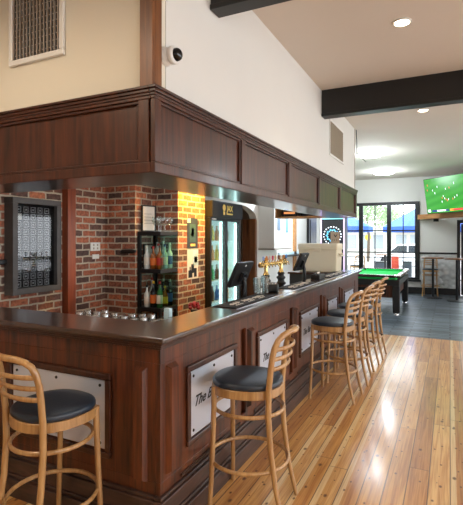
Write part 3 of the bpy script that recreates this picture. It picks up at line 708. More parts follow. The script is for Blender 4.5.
# bottle shelf unit in the recess
sx0, sx1 = XB3+.01, XB5-.0; sy0, sy1 = YB4-.36, YB4-.01
zsh = [.82, 1.26, 1.69]
t = thing('shelf_unit', 'black three-tier corner shelf unit with glass side in the brick recess', 'shelf', (sx0, sy0, 0))
for z in zsh: MB().box(sx0, sx1, sy0, sy1, z-.045, z).build('shelf_board', M_BLACK, t, world=True, bevel=.003)
MB().box(sx0, sx0+.035, sy0+.001, sy0+.036, 0, 1.645).build('upright', M_BLACK, t, world=True)
MB().box(sx0, sx0+.035, sy1-.04, sy1-.001, 0, 1.645).build('upright', M_BLACK, t, world=True)
MB().box(sx1-.03, sx1-.001, sy1-.03, sy1-.001, 0, .775).box(sx1-.03, sx1-.001, sy0+.001, sy0+.03, 0, .775).build('front_leg', M_BLACK, t, world=True)
MB().box(sx1-.008, sx1-.002, sy0+.01, sy1-.03, zsh[0]+.001, zsh[1]-.046).box(sx1-.008, sx1-.002, sy0+.01, sy1-.03, zsh[1]+.001, zsh[2]-.046).build('glass_panel', pane('greenish_glass', (220, 240, 232), .0, k=.08), t, world=True)
# pictures leaning on shelves
def picture(x, y, z, w, h, label, rz=0, n=4):
    t = thing('framed_print', label, 'picture', (x, y, z), rz)
    frame_ring('Y', 0, -w/2, w/2, 0, h, .014, .016).build('frame', M_BLACK, t)
    p = MB().box(.002, .006, -w/2+.014, w/2-.014, .014, h-.014).build('print', M_PAPER, t)
    b = MB()
    for i in range(n): b.box(.006, .0065, -w/2+.04, w/2-.04-.02*(i % 2), h*.3+i*h*.12, h*.3+i*h*.12+.006)
    b.build('print_marks', M_SLAT, p)
    return t
picture(sx0+.038, sy0+.16, zsh[2]+.001, .21, .31, 'black framed certificate standing on the top shelf of the bottle unit', radians(-14))
picture(sx0+.01, sy0+.19, zsh[1]+.001, .19, .28, 'black framed certificate standing behind the bottles on the middle shelf', 0)

# bottles
GLASSC = {}
def glassy(name, c, alpha=0):
    if name not in GLASSC: GLASSC[name] = plain(name, c, .12, noise=.03, coat=.3)
    return GLASSC[name]
LABC = [('white_label', (226, 220, 206)), ('yellow_label', (222, 176, 40)), ('red_label', (176, 40, 34)), ('orange_label', (214, 110, 40)), ('black_label', (30, 28, 30)), ('green_label', (50, 110, 66)), ('blue_label', (50, 80, 150))]
LM = {n: plain(n, c, .6, noise=.08, nscale=30) for n, c in LABC}
def make_bottle(label, x, y, z, h, r, gm, lm, cm, shape='round', cat='bottle', group=None):
    t = thing('bottle', label, cat, (x, y, z), random.uniform(0, 6), group)
    sh = .62 if shape == 'round' else .7
    prof = [(r*.9, 0), (r, .006), (r, h*sh*.9), (r*.92, h*sh*.97), (r*.45, h*sh*1.14), (r*.34, h*(sh+.17)), (r*.32, h*.93)]
    MB().lathe(prof, (0, 0, 0), 14).build('glass_body', gm, t, smooth=True)
    MB().lathe([(r+.0008, h*.16), (r+.0008, h*sh*.78)], (0, 0, 0), 14, cap=False).build('paper_label', lm, t, smooth=True)
    MB().lathe([(r*.38, h*.9), (r*.38, h)], (0, 0, 0), 10).build('cap', cm, t, smooth=True)
    return t
clear = glassy('clear_spirit_glass', (216, 218, 214)); amber = glassy('amber_spirit', (134, 74, 28)); dk = glassy('dark_green_glass', (22, 36, 26)); bk = glassy('black_bottle_glass', (18, 16, 18)); grn = glassy('green_glass', (40, 96, 50))
pale = glassy('pale_blue_glass', (170, 190, 196))
X0, X1_ = sx0+.08, sx1-.055
mid = [(0, 0, .27, .035, clear, 'white_label', 'white_label', 'tall clear spirit bottle, leftmost in front on the middle shelf'),
       (0, 1, .25, .036, pale, 'white_label', 'black_label', 'squat pale bottle with white label on the middle shelf'),
       (0, 2, .34, .036, clear, 'white_label', 'black_label', 'tallest clear bottle with black cap on the middle shelf'),
       (1, 0, .26, .036, amber, 'orange_label', 'red_label', 'amber bottle with orange label on the middle shelf'),
       (1, 1, .29, .036, clear, 'red_label', 'red_label', 'clear bottle with red label behind the amber ones on the middle shelf'),
       (1, 2, .32, .036, clear, 'yellow_label', 'white_label', 'clear bottle with yellow label at the back of the middle shelf'),
       (2, 0, .27, .036, amber, 'red_label', 'black_label', 'amber bottle with red label towards the right on the middle shelf'),
       (2, 1, .28, .036, pale, 'white_label', 'blue_label', 'pale blue bottle nearest the glass side on the middle shelf'),
       (2, 2, .3, .036, clear, 'blue_label', 'white_label', 'clear bottle with blue label at the back right of the middle shelf')]
low = [(0, 0, .25, .035, clear, 'white_label', 'black_label', 'clear bottle at the left front of the bottom shelf'),
       (0, 1, .33, .034, clear, 'white_label', 'red_label', 'tall clear bottle with red top on the bottom shelf'),
       (1, 0, .30, .036, bk, 'orange_label', 'yellow_label', 'black bottle with yellow cap on the bottom shelf'),
       (1, 1, .25, .036, bk, 'black_label', 'black_label', 'short black bottle in the middle of the bottom shelf'),
       (1, 2, .31, .036, dk, 'white_label', 'white_label', 'dark green wine bottle at the back of the bottom shelf'),
       (2, 0, .30, .036, grn, 'white_label', 'red_label', 'green bottle with white label and red cap on the bottom shelf'),
       (2, 1, .24, .036, amber, 'yellow_label', 'yellow_label', 'yellow labelled bottle nearest the glass side on the bottom shelf'),
       (2, 2, .31, .036, bk, 'blue_label', 'white_label', 'dark bottle with white cap at the back right of the bottom shelf')]
for rows, zz_ in ((mid, zsh[1]), (low, zsh[0])):
    for fx, dy, h, r, g, l, c_, lb in rows:
        make_bottle(lb, sx0+.092+fx*.089, sy0+.06+dy*.1, zz_+.001, h, r, g, LM[l], LM[c_])
# stemmed glasses on the top shelf
def make_wine(label, group):
    t = thing('wine_glass', label, 'glass', (0, 0, 0), 0, group)
    MB().lathe([(.03, 0), (.03, .004), (.005, .008)], (0, 0, 0), 16).build('foot', M_CLEAR, t, smooth=True)
    MB().lathe([(.004, .008), (.004, .075)], (0, 0, 0), 8).build('stem', M_CLEAR, t, smooth=True)
    MB().lathe([(.006, .075), (.028, .1), (.034, .13), (.027, .17)], (0, 0, 0), 16, cap=False).build('bowl', M_CLEAR, t, smooth=True)
    return t
G = 'stemmed glasses on the top shelf'
wg = make_wine('clear stemmed glass standing upright on the top shelf of the bottle unit', G); wg.location = (sx0+.17, sy0+.1, zsh[2]+.001)
for x, y in ((.245, .08), (.27, .17), (.19, .2), (.28, .26)): dup(wg, (sx0+x, sy0+y, zsh[2]+.001), 0)
# posters on the sunlit-looking brick pier
def poster(y0, y1, z0, z1, bg, shapes, label):
    t = thing('poster', label, 'poster', (XB5, (y0+y1)/2, z0))
    MB().box(XB5+.001, XB5+.004, y0, y1, z0, z1).build('sheet', bg, t, world=True)
    for mat, quads in shapes:
        b = MB()
        for a0, a1, c0, c1 in quads: b.box(XB5+.004, XB5+.005, y0+(y1-y0)*a0, y0+(y1-y0)*a1, z0+(z1-z0)*c0, z0+(z1-z0)*c1)
        b.build('printed_shape', mat, t, world=True)
P_DG = plain('slate_green_print', (44, 54, 66), .6); P_MG = plain('sage_print', (56, 84, 84), .6); P_PINK = plain('pink_print', (206, 150, 150), .6); P_BL = plain('pale_blue_print', (180, 206, 214), .6)
poster(yx(187, XB5), yx(197.5, XB5), zz(248, XB5, 4.85), zz(218, XB5, 4.85), P_DG, [(P_MG, [(.2, .8, .2, .8)]), (P_PINK, [(.4, .62, .38, .66), (.33, .4, .42, .5)]), (M_GOLD, [(.3, .75, .06, .14)]), (M_PAPER, [(.0, .3, .84, .98)])], 'dark green arched poster, upper of two on the orange-lit brick pier')
poster(yx(187, XB5), yx(198, XB5), zz(279, XB5, 4.85), zz(249.5, XB5, 4.85), M_PAPER, [(P_BL, [(.5, 1, .45, 1)]), (M_INK, [(.1, .45, .05, .3), (.35, .6, .2, .5), (.6, .85, .06, .36), (.2, .3, .3, .42)]), (P_PINK, [(.62, .9, .55, .75)])], 'pale poster with black figures, lower of two on the brick pier')

# upturned tumblers on the bench behind the left arm
def tumbler(label, group):
    t = MB().lathe([(.030, 0), (.032, .01), (.028, .172), (.024, .18), (.016, .18)], (0, 0, 0), 14).build('tumbler', pane('frosted_tumbler_glass', (225, 230, 230), .35, .15), smooth=True)
    tag(t, label, 'glass', group); return t
G = 'upturned glasses behind the left arm of the bar'
tb = tumbler('upturned clear tumbler in the row peeking over the left arm of the bar', G); first = True
for i in range(9):
    for j in range(2):
        p = (-2.40+i*.082+random.uniform(-.006, .006), 2.42+j*.085, .901)
        if first: tb.location = p; first = False
        else:
            c_ = tb.copy(); COL.objects.link(c_); c_.location = p; c_.scale.z = 1+random.uniform(-.08, .1)
tag(MB().box(-1.735, -1.69, 2.52, 2.56, .901, 1.135).build('carton', P_BL, bevel=.004), 'small pale blue carton at the inner corner of the bar', 'carton')
# ================================================================ FRIDGE
FX = XB5+.075; FY0 = YB5+.02; FY1 = FY0+.95; FZ = 2.12; FZH = 1.895
t = thing('drinks_fridge', 'tall black two-door glass drinks fridge beside the brick pier', 'fridge', (FX, FY0, 0))
xb = FX-.66
b = MB().box(xb, FX-.05, FY0, FY0+.03, .03, FZH).box(xb, FX-.05, FY1-.03, FY1, .03, FZH).box(xb, FX, FY0, FY1, .03, .25)
b.build('cabinet', M_BLACK, t, world=True, bevel=.003)
MB().box(xb, FX+.03, FY0-.005, FY1+.005, FZH, FZ).build('header', M_BLACK, t, world=True, bevel=.008)
b = MB().box(xb, xb+.02, FY0+.03, FY1-.03, .25, FZH).box(xb+.02, FX-.06, FY0+.03, FY0+.04, .25, FZH).box(xb+.02, FX-.06, FY1-.04, FY1-.03, .25, FZH)
b.build('lining', M_FRIDGEIN, t, world=True)
ym = (FY0+FY1)/2
for y0, y1 in ((FY0, ym-.002), (ym+.002, FY1)):
    f = frame_ring('Y', FX-.048, y0, y1, .252, FZH-.004, .035, .045).build('door', M_BLACK, t, world=True, bevel=.003)
    MB().box(FX-.03, FX-.024, y0+.036, y1-.036, .288, FZH-.04).build('door_glass', M_DOORGLASS, t, world=True)
    MB().box(FX-.066, FX-.052, y1-.088, y1-.04, .3, FZH-.05).build('led_strip', M_LED, t, world=True)
MB().box(FX+.0, FX+.03, ym-.05, ym-.02, .7, 1.5).build('handle', M_BLACKM, t, world=True, bevel=.004)
fsh = [.42, .72, 1.02, 1.30, 1.58]
for z in fsh: MB().box(xb+.03, FX-.12, FY0+.04, FY1-.04, z-.012, z).build('wire_shelf', M_WHITE, t, world=True)
MB().box(FX-.012, FX+.001, FY0+.04, FY0+.16, FZH-.03, FZH-.012).build('maker_badge', M_WHITE, t, world=True)
T_ = Matrix.Translation(-Vector(t.location))
text_mesh('header_lettering', 'JAX', .115, M_GOLD, T_ @ Matrix.Translation((FX+.0315, ym+.035, (FZ+FZH)/2+.02)) @ FACE_PX, t)
b = MB().lathe([(.045, 0), (.045, .002)], (FX+.03, ym-.14, (FZ+FZH)/2+.03), 16, 'X').box(FX+.03, FX+.032, ym-.165, ym-.115, (FZ+FZH)/2-.07, (FZ+FZH)/2-.02)
b.build('header_emblem', M_GOLD, t, world=True)
MB().box(FX+.03, FX+.032, ym-.06, ym+.13, (FZ+FZH)/2-.062, (FZ+FZH)/2-.042).build('header_underline', M_GOLD, t, world=True)
kinds = [('green', (96, 176, 110)), ('yellow', (226, 190, 60)), ('brown', (120, 74, 40)), ('clear', (190, 216, 214)), ('blue', (60, 100, 160)), ('orange', (216, 130, 56))]
FB = {}
for n_, c_ in kinds:
    m_ = glassy(n_+'_chilled_bottle', c_)
    bb = MB().lathe([(.028, 0), (.03, .005), (.03, .12), (.026, .14), (.012, .175), (.011, .21), (.013, .212), (.013, .225)], (0, 0, 0), 12)
    me = bb.build('fridge_bottle', m_, smooth=True); FB[n_] = me
used = {k_: False for k_ in FB}
shelfn = ['bottom', 'second lowest', 'middle', 'second highest', 'top']
order = {4: 'gbgyog', 3: 'cgcoyc', 2: 'yyygbc', 1: 'bobbgc', 0: 'cbbgyg'}
code = {'g': 'green', 'y': 'yellow', 'b': 'brown', 'c': 'clear', 'o': 'orange'}
for si, z in enumerate(fsh):
    for k in range(8):
        n_ = code[order[si][k % 6]]
        if k in (4, 5) and si in (0, 1): n_ = 'blue'
        y = FY0+.085+k*.105+(.03 if k > 3 else 0)
        side = 'left' if k < 4 else 'right'
        if used[n_]: o = FB[n_].copy(); COL.objects.link(o)
        else: o = FB[n_]; used[n_] = True
        o.location = (FX-.19, y, z+.001); o.scale = (1, 1, .95)
        tag(o, '%s bottle on the %s shelf behind the %s door of the drinks fridge' % (n_, shelfn[si], side), 'bottle', 'bottles in the drinks fridge')
for n_ in list(FB):
    if not used[n_]: bpy.data.objects.remove(FB[n_])

# ================================================================ ON THE BAR
# rubber bar mats
def barmat(y0, y1, label):
    t = thing('bar_mat', label, 'bar mat', (-1.5, (y0+y1)/2, ZT))
    MB().box(-1.61, -1.415, y0, y1, ZT+.0005, ZT+.007).build('mat_pad', plain('black_rubber_mat', (26, 24, 26), .7, noise=.2, nscale=120), t, world=True, bevel=.003)
    MB().box(-1.6, -1.595, y0+.02, y1-.02, ZT+.007, ZT+.010).box(-1.43, -1.425, y0+.02, y1-.02, ZT+.007, ZT+.010).build('raised_edge', M_BLACK, t, world=True)
    b = MB(); n = 3; Lm = (y1-y0)
    for w_ in range(n):
        s0 = y0+Lm*(.12+.28*w_)
        pts = [(-1.512+.026*sin(i*1.9+w_), s0+Lm*.021*i, ZT+.0085) for i in range(11)]
        b.tube(pts, .0042, 6)
        pts = [(-1.462+.010*sin(i*2.2+w_), s0+Lm*.016*i, ZT+.0085) for i in range(11)]
        b.tube(pts, .0026, 6)
    b.build('script_print', M_PAPER, t, world=True)
barmat(2.98, 3.80, 'black bar mat with white script, nearest on the long bar top')
barmat(4.38, 5.16, 'black bar mat with white script, middle one beyond the beer taps')
barmat(5.9, 7.0, 'black bar mat with white script, furthest on the bar top')
# beer font
bx, by0, by1 = -1.82, yx(266, -1.82), yx(281, -1.82); bz = .901
zb_ = zz(263.5, bx, (by0+by1)/2)
t = thing('beer_font', 'brass double-column beer font with row of tap handles behind the bar', 'beer tap', (bx, (by0+by1)/2, bz))
for y in (by0, by1):
    h0 = 0
    MB().lathe([(.05, 0), (.05, .02), (.034, .03), (.034, .15), (.056, .165), (.06, .18), (.04, .2), (.04, .22), (.054, .235), (.054, .25), (.036, .265), (.036, .28), (.046, .295), (.03, .315)], (0, y-(by0+by1)/2, 0), 16).build('black_pedestal', M_BLACK, t, smooth=True)
    MB().lathe([(.034, .31), (.028, .325), (.022, .335), (.024, zb_-bz+.05), (.03, zb_-bz+.06), (.02, zb_-bz+.075)], (0, y-(by0+by1)/2, 0), 16).build('brass_column', M_BRASS, t, smooth=True)
L2 = (by1-by0)/2
MB().lathe([(.012, -L2-.17), (.03, -L2-.16), (.03, -L2-.12), (.022, -L2-.1), (.022, L2+.1), (.03, L2+.12), (.03, L2+.16), (.012, L2+.17)], (0, 0, zb_-bz), 16, 'Y').build('cross_rail', M_BRASS, t, smooth=True)
hc = [(150, 170, 220), (200, 120, 60), (220, 190, 180), (200, 60, 90), (210, 180, 120), (120, 70, 50), (225, 215, 200), (180, 120, 70), (80, 130, 200)]
for i in range(9):
    y = -L2-.13+i*(2*L2+.26)/8
    k = MB().tube([(0, y, zb_-bz), (.05, y, zb_-bz+.005), (.058, y, zb_-bz-.03)], .008, 8).build('spout', M_BRASS, t, smooth=True)
    MB().tube([(.01, y, zb_-bz+.02), (.02, y, zb_-bz+.05)], .005, 6).build('tap_lever', M_BRASS, t, smooth=True)
    MB().lathe([(.006, 0), (.011, .008), (.012, .04), (.007, .05)], (.022, y, zb_-bz+.045), 10).build('tap_handle', plain('tap_badge_%d' % i, hc[i], .4), t, smooth=True)
# POS terminals
def pos(x, y, zc, w, h, label, zbase):
    t = thing('pos_terminal', label, 'computer', (x, y, zbase))
    R = Matrix.Rotation(radians(24), 4, 'Y'); dz = zc-zbase
    MB().box(-.018, .018, -w/2, w/2, dz-h/2, dz+h/2, rot=R).build('monitor', M_BLACK, t, bevel=.008)
    MB().box(-.022, -.0185, -w/2+.015, w/2-.015, dz-h/2+.015, dz+h/2-.015, rot=R, piv=(0, 0, dz)).build('screen', plain('dark_screen', (12, 14, 18), .1), t)
    MB().box(.012, .05, -.05, .05, dz-.07, dz+.03, rot=R, piv=(0, 0, dz)).build('rear_hub', M_BLACKM, t, bevel=.006)
    MB().tube([(.03, 0, dz-.03), (.04, 0, dz-.1), (.035, 0, .02)], [.018, .022, .026], 10).build('stand', M_BLACK, t, smooth=True)
    MB().box(-.07, .10, -.09, .09, 0, .02).build('base', M_BLACK, t, bevel=.006)
    MB().box(.0185, .0195, -.012, .012, dz+h/2-.04, dz+h/2-.022, rot=R, piv=(0, 0, dz)).build('maker_mark', M_WHITE, t)
    return t
pos(-1.80, 3.90, 1.27, .36, .25, 'black point-of-sale screen tilted back, in front of the fridge', .901)
pos(-1.80, 5.85, 1.30, .34, .25, 'second black point-of-sale screen, in front of the cream cooler', .901)
t = thing('receipt_printer', 'low black receipt printer on the bar beside the second screen', 'printer', (-1.54, 5.72, ZT))
MB().box(-.06, .06, -.14, .14, .001, .06).build('printer_body', M_BLACK, t, bevel=.01)
MB().box(-.045, .02, -.08, .08, .06, .068).build('printer_lid', M_BLACKM, t, bevel=.003)
MB().box(.0, .012, -.05, .05, .06, .09).build('receipt', M_PAPER, t)
t = thing('card_terminal', 'black card payment terminal on the bar next to the clear glasses', 'card terminal', (-1.56, 4.12, ZT), radians(20)); t.scale = (1.3, 1.3, 1.7)
MB().box(-.045, .045, -.08, .08, .001, .045).build('terminal_body', M_BLACK, t, bevel=.012)
MB().box(-.034, .034, .0, .065, .045, .05).build('terminal_screen', M_CYAN if False else plain('grey_lcd', (70, 76, 80), .2), t)
b = MB()
for i in range(3):
    for j in range(4): b.box(-.028+i*.022, -.014+i*.022, -.065+j*.015, -.055+j*.015, .045, .05)
b.build('keypad', M_SLAT, t)
def pint(label, loc, h=.15):
    t = MB().lathe([(.03, .004), (.0, .004)][::-1] + [(.028, 0), (.03, .003), (.04, h), (.0375, h), (.028, .012)], (0, 0, 0), 18, cap=False).build('pint_glass', M_CLEAR, smooth=True)
    t.location = loc; tag(t, label, 'glass', 'clear glasses on the bar'); return t
pint('clear pint glass, left of the pair beside the card terminal', (-1.61, 3.86, ZT+.001))
pint('clear pint glass, right of the pair beside the card terminal', (-1.56, 3.93, ZT+.001), .165)
# red flowers
t = thing('flower_vase', 'small bunch of red flowers behind the bar in front of the fridge', 'flowers', (-1.80, 3.03, .901))
MB().lathe([(.03, 0), (.036, .05), (.025, .13), (.03, .15)], (0, 0, 0), 14).build('vase', M_BLACK, t, smooth=True)
b = MB(); random.seed(3)
for i in range(14):
    a, r_ = random.uniform(0, 6.28), random.uniform(0, .045)
    b.lathe([(.003, -.014), (.014, -.006), (.016, .004), (.007, .013)], (r_*cos(a), r_*sin(a), .185+random.uniform(-.015, .022)-r_*.4), 8)
b.build('blossoms', plain('deep_red_petals', (170, 40, 36), .6, noise=.3, nscale=60), t, smooth=True)
# cooler box and sign
cx0, cx1 = xy(298, 7.22), xy(337.5, 7.22)
t = thing('cooler_box', 'large cream plastic cooler box with hinged lid on the far end of the bar', 'cooler', ((cx0+cx1)/2, 7.4, 1.061))
w_ = (cx1-cx0)/2; zt = zz(243.5, (cx0+cx1)/2, 7.22)-1.061
b = MB(); poly = [(-w_+.02, -.18), (w_-.02, -.18), (w_-.02, .2), (-w_+.02, .2)]
b.prism(poly, .0, zt-.09)
for v in b.bm.verts:
    if v.co.z > .1: v.co.x *= 1.04; v.co.y *= 1.04
b.build('cooler_body', M_COOLER, t, bevel=.02, segs=3)
MB().box(-w_, w_, -.2, .22, zt-.088, zt).build('cooler_lid', M_COOLER, t, bevel=.02, segs=3)
MB().box(-w_-.004, w_+.004, -.205, .225, zt-.1, zt-.082).build('lid_rim', M_COOLER, t, bevel=.005)
MB().tube([(w_+.0, -.1, zt-.16), (w_+.035, -.1, zt-.2), (w_+.035, .12, zt-.2), (w_, .12, zt-.16)], .012, 8).build('carry_handle', M_COOLER, t, smooth=True)
MB().box(-.06, .06, -.212, -.2, zt-.13, zt-.06).build('latch', M_COOLER, t, bevel=.004)
sx = xy(335, 7.3)
t = thing('card_stand', 'small beige card with a black arrow mark standing on the cooler lid', 'sign', (sx, 7.3, 1.061+zt+.001))
MB().box(-.07, .07, -.012, .012, 0, .19).build('card', plain('beige_card', (186, 168, 144), .7), t, bevel=.003)
b = MB().box(-.006, .006, -.0145, -.0125, .10, .15, rot=Matrix.Rotation(radians(-30), 4, 'Y')).box(.016, .028, -.0145, -.0125, .10, .15, rot=Matrix.Rotation(radians(30), 4, 'Y'))
for i in range(3): b.box(-.035+i*.03, -.029+i*.03, -.0145, -.0125, .04, .07)
b.build('card_marks', M_INK, t)

# ================================================================ SIDE WALL FURNISHINGS
cyA, cyB = 8.68, yx(291, -3.245)
t = thing('wall_cabinet', 'white wall cupboard with two doors carrying small pictures, past the arch', 'cupboard', (-3.6, cyA, 1.4))
MB().box(-3.599, -3.265, cyA, cyB, 1.41, 2.45).build('cupboard_body', M_WHITE, t, world=True, bevel=.003)
cm = (cyA+cyB)/2
for a, c_ in ((cyA+.002, cm-.003), (cm+.003, cyB-.002)):
    MB().box(-3.264, -3.245, a, c_, 1.412, 2.448).build('cupboard_door', M_WHITE, t, world=True, bevel=.003)
MB().box(-3.60, -3.235, cyA-.01, cyB+.01, 1.38, 1.408).build('bottom_rail', M_SLAT, t, world=True)
for y in (cm-.04, cm+.03): MB().cyl((-3.245, y, 1.6), .012, .025, 'X', 10).build('knob', M_CHROME, t, world=True, smooth=True)
# arched and square pictures on the doors
n = 12; pts = [(-.09, 0), (.09, 0)]+[(.09*cos(pi*i/n), .25+.1*sin(pi*i/n)) for i in range(n+1)]
Mx = Matrix.Translation((-3.2445, cyA+.27, 1.79)) @ FACE_PX
p = MB().prism(pts, 0, .008, Mx).build('arched_picture', plain('muted_blue_print', (110, 130, 150), .5, noise=.3, nscale=30), t, world=True)
p = MB().box(-3.2444, -3.237, cm+.16, cm+.34, 1.75, 2.08).build('square_picture', plain('bright_blue_print', (110, 150, 196), .5, noise=.3, nscale=25), t, world=True)
t = thing('wall_ledge', 'narrow dark ledge shelf on the white side wall below the cupboard', 'shelf', (-3.6, 9.9, 1.2))
MB().box(-3.599, -3.4, 9.85, 11.7, 1.19, 1.225).build('ledge_board', M_BLACK, t, world=True, bevel=.003)
MB().box(-3.599, -3.56, 9.86, 11.69, 1.225, 1.29).build('upstand', P_BL, t, world=True)
for y in (10.0, 11.5): MB().box(-3.599, -3.45, y, y+.03, 1.1, 1.19).build('ledge_bracket', M_BLACK, t, world=True)

# ================================================================ DART MACHINE
dx, dy = -2.74, 11.6
t = thing('dart_machine', 'black electronic dart machine with glowing board beyond the cooler', 'dart machine', (dx, dy, 0))
MB().box(-.29, .29, .02, .5, 0, 2.28).build('machine_cabinet', M_BLACK, t, bevel=.01)
MB().box(-.27, .27, -.03, .02, 2.12, 2.26).build('header_display', M_CYAN, t, bevel=.004)
MB().box(-.27, .27, -.034, -.03, 2.2, 2.205).box(-.12, .06, -.034, -.03, 2.215, 2.245).build('display_marks', M_DARK, t)
for s in (-1, 1): MB().box(s*.295-.012, s*.295+.012, -.01, .03, .3, 2.27).build('side_light', M_PURPLE, t)
zc = 1.70
MB().lathe([(.245, 0), (.245, -.012), (.235, -.016)], (0, .02, zc), 40, 'Y').build('dart_board', M_BLACKM, t, smooth=True)
b = MB()
for i in range(20):
    if i % 2: continue
    a = 2*pi*i/20
    for rr in (.15,):
        b.box(rr*cos(a)-.022, rr*cos(a)+.022, -.003, .003, zc+rr*sin(a)-.018, zc+rr*sin(a)+.018, rot=Matrix.Rotation(-a, 4, 'Y'))
b.build('blue_segments', M_BLUESEG, t)
b = MB()
for i in range(20):
    a = 2*pi*(i+.5)/20
    b.box(.225*cos(a)-.013, .225*cos(a)+.013, -.006, .002, zc+.225*sin(a)-.013, zc+.225*sin(a)+.013)
b.build('number_lamps', M_WHITESEG, t)
b = MB()
for i in range(20):
    if i % 2 == 0: continue
    a = 2*pi*i/20; b.box(.13*cos(a)-.018, .13*cos(a)+.018, -.003, .002, zc+.13*sin(a)-.012, zc+.13*sin(a)+.012, rot=Matrix.Rotation(-a, 4, 'Y'))
b.lathe([(.02, 0), (.02, -.004)], (0, .0, zc), 14, 'Y')
b.build('pale_segments', M_CYAN, t)
MB().box(-.2, .2, -.06, .02, .85, 1.1).build('control_panel', M_BLACKM, t, bevel=.01)

# ================================================================ POOL TABLE
px0, px1, py0, py1 = -2.13, -.93, 9.95, 12.2
t = thing('pool_table', 'pool table with bright green cloth and black legs beyond the bar end', 'pool table', (px0, py0, 0))
MB().box(px0+.1, px1-.1, py0+.1, py1-.1, .745, .79).build('playing_cloth', M_GREEN, t, world=True)
b = MB()
g = .1
b.box(px0, px0+g, py0, py1, .79, .85).box(px1-g, px1, py0, py1, .79, .85).box(px0+g, px1-g, py0, py0+g, .79, .85).box(px0+g, px1-g, py1-g, py1, .79, .85)
b.build('rail', plain('dark_glossy_rail', (48, 36, 32), .15, coat=.5), t, world=True, bevel=.015, segs=3)
b = MB(); c_ = .035
b.box(px0+g, px0+g+c_, py0+g+.06, py1-g-.06, .79, .832).box(px1-g-c_, px1-g, py0+g+.06, py1-g-.06, .79, .832).box(px0+g+.06, px1-g-.06, py0+g, py0+g+c_, .79, .832).box(px0+g+.06, px1-g-.06, py1-g-c_, py1-g, .79, .832)
b.build('cushion', M_GREEN, t, world=True, bevel=.01)
MB().box(px0+.02, px1-.02, py0+.02, py1-.02, .62, .745).build('apron', M_BLACKW, t, world=True, bevel=.01)
MB().box(px0+.14, px1-.12, py0+.1, py1-.1, .36, .62).build('ball_return_cabinet', M_MAHOG, t, world=True, bevel=.01)
MB().box(px0+.3, px1-.3, py0+.09, py0+.1, .42, .56).build('cabinet_slot', M_DARK, t, world=True)
for x in (px0+.09, px1-.09):
    for y in (py0+.1, py1-.1):
        l = MB().box(x-.07, x+.07, y-.07, y+.07, .05, .62).build('leg', M_BLACKW, t, world=True, bevel=.012)
        MB().lathe([(.055, 0), (.055, .025), (.03, .05)], (x, y, 0), 14).build('foot', M_CHROME, t, world=True, smooth=True)
b = MB()
for x in (px0+.08, px1-.08):
    for y in (py0+.08, (py0+py1)/2, py1-.08): b.lathe([(.05, 0), (.05, .003)], (x, y, .851), 14)
b.build('pocket', M_DARK, t, world=True)
for x in (px0+.0, px1-.13):
    for y in (py0, py1-.13): MB().box(x-.003, x+.133, y-.003, y+.133, .80, .856).build('corner_cap', M_CHROME, t, world=True, bevel=.02, segs=3) if x > -1.5 else None

# ================================================================ HIGH TABLES
def high_table(label, x, y):
    t = thing('high_table', label, 'table', (x, y, 0))
    MB().lathe([(.29, 1.075), (.30, 1.085), (.30, 1.1), (.29, 1.11)], (0, 0, 0), 36).build('table_top', M_TABLEW, t, smooth=True)
    MB().lathe([(.032, .03), (.032, 1.06), (.1, 1.066), (.1, 1.075)], (0, 0, 0), 16).build('pole', M_BLACKM, t, smooth=True)
    MB().lathe([(.24, 0), (.24, .012), (.2, .022), (.05, .034)], (0, 0, 0), 32).build('base_plate', M_BLACKM, t, smooth=True)
    return t
h = high_table('round high table on black pole with a pale stool behind it', *ray(433, 12.25))
dup(h, ray(457, 11.6)+(0,), 0, 'round high table cut by the right edge, beside the glazed door')
dup(h, ray(385, 14.9)+(0,), 0, 'round high table out on the patio behind the window mullion')

# ================================================================ TELEVISION AND ITS SHELF
dirx = Vector((sin(radians(45.3)), -cos(radians(45.3)), 0)); rz = -radians(90-45.3)
lx, ly = ray(427.5, 12.25)
zb2 = zz(214.3, lx, ly); TW, THh = 1.66, .95
t = thing('television', 'large wall television showing a football match, above the timber shelf', 'television', (lx, ly, zb2), rz)
Rt = Matrix.Rotation(radians(9), 4, 'X')
MB().box(0, TW, -.0, .05, 0, THh, rot=Rt, piv=(0, 0, 0)).build('tv_body', M_BLACK, t, bevel=.006)
sc_ = MB().box(.014, TW-.014, -.003, -.0005, .02, THh-.014, rot=Rt, piv=(0, 0, 0)).build('screen', M_PITCH, t)
def onscreen(name, mat, quads):
    b = MB()
    for x0, x1, z0, z1 in quads: b.box(x0, x1, -.0055, -.0035, z0, z1, rot=Rt, piv=(0, 0, 0))
    b.build(name, mat, sc_)
E_W = emit('screen_white', (232, 236, 244), 1.0); E_B = emit('screen_navy', (36, 44, 110), .8); E_R = emit('screen_red', (220, 50, 60), 1.0); E_O = emit('screen_orange', (240, 150, 60), 1.0)
onscreen('score_bar', E_B, [(.2, .37, .05, .1), (.66, .76, .05, .1), (1.24, 1.34, .05, .1)])
onscreen('score_panel', E_W, [(.05, .14, .05, .12), (.37, .66, .055, .095)])
onscreen('team_panel', E_R, [(.86, 1.24, .055, .1)]); onscreen('team_mark', E_O, [(.8, .92, .055, .1)])
wp = [(.35, .52), (.62, .42), (.66, .36), (.78, .33), (.98, .36), (1.06, .4), (.56, .28), (.45, .68), (1.0, .72), (.28, .6), (.72, .6)]
rp_ = [(.58, .38), (.7, .33), (.92, .33), (.74, .3), (.84, .62), (.12, .75), (.1, .62)]
onscreen('white_players', E_W, [(x, x+.016, z, z+.05) for x, z in wp]); onscreen('red_players', E_R, [(x, x+.016, z, z+.045) for x, z in rp_])
MB().box(.7, 1.0, .05, .3, .35, .6).box(.8, .9, .3, .5, .45, .5).build('wall_mount', M_BLACKM, t)
sl = Vector((WR+.06, YF-.04, 0))
t = thing('wall_shelf', 'thick raw timber shelf under the television', 'shelf', (sl.x, sl.y, zz(219.5, sl.x, sl.y)), rz)
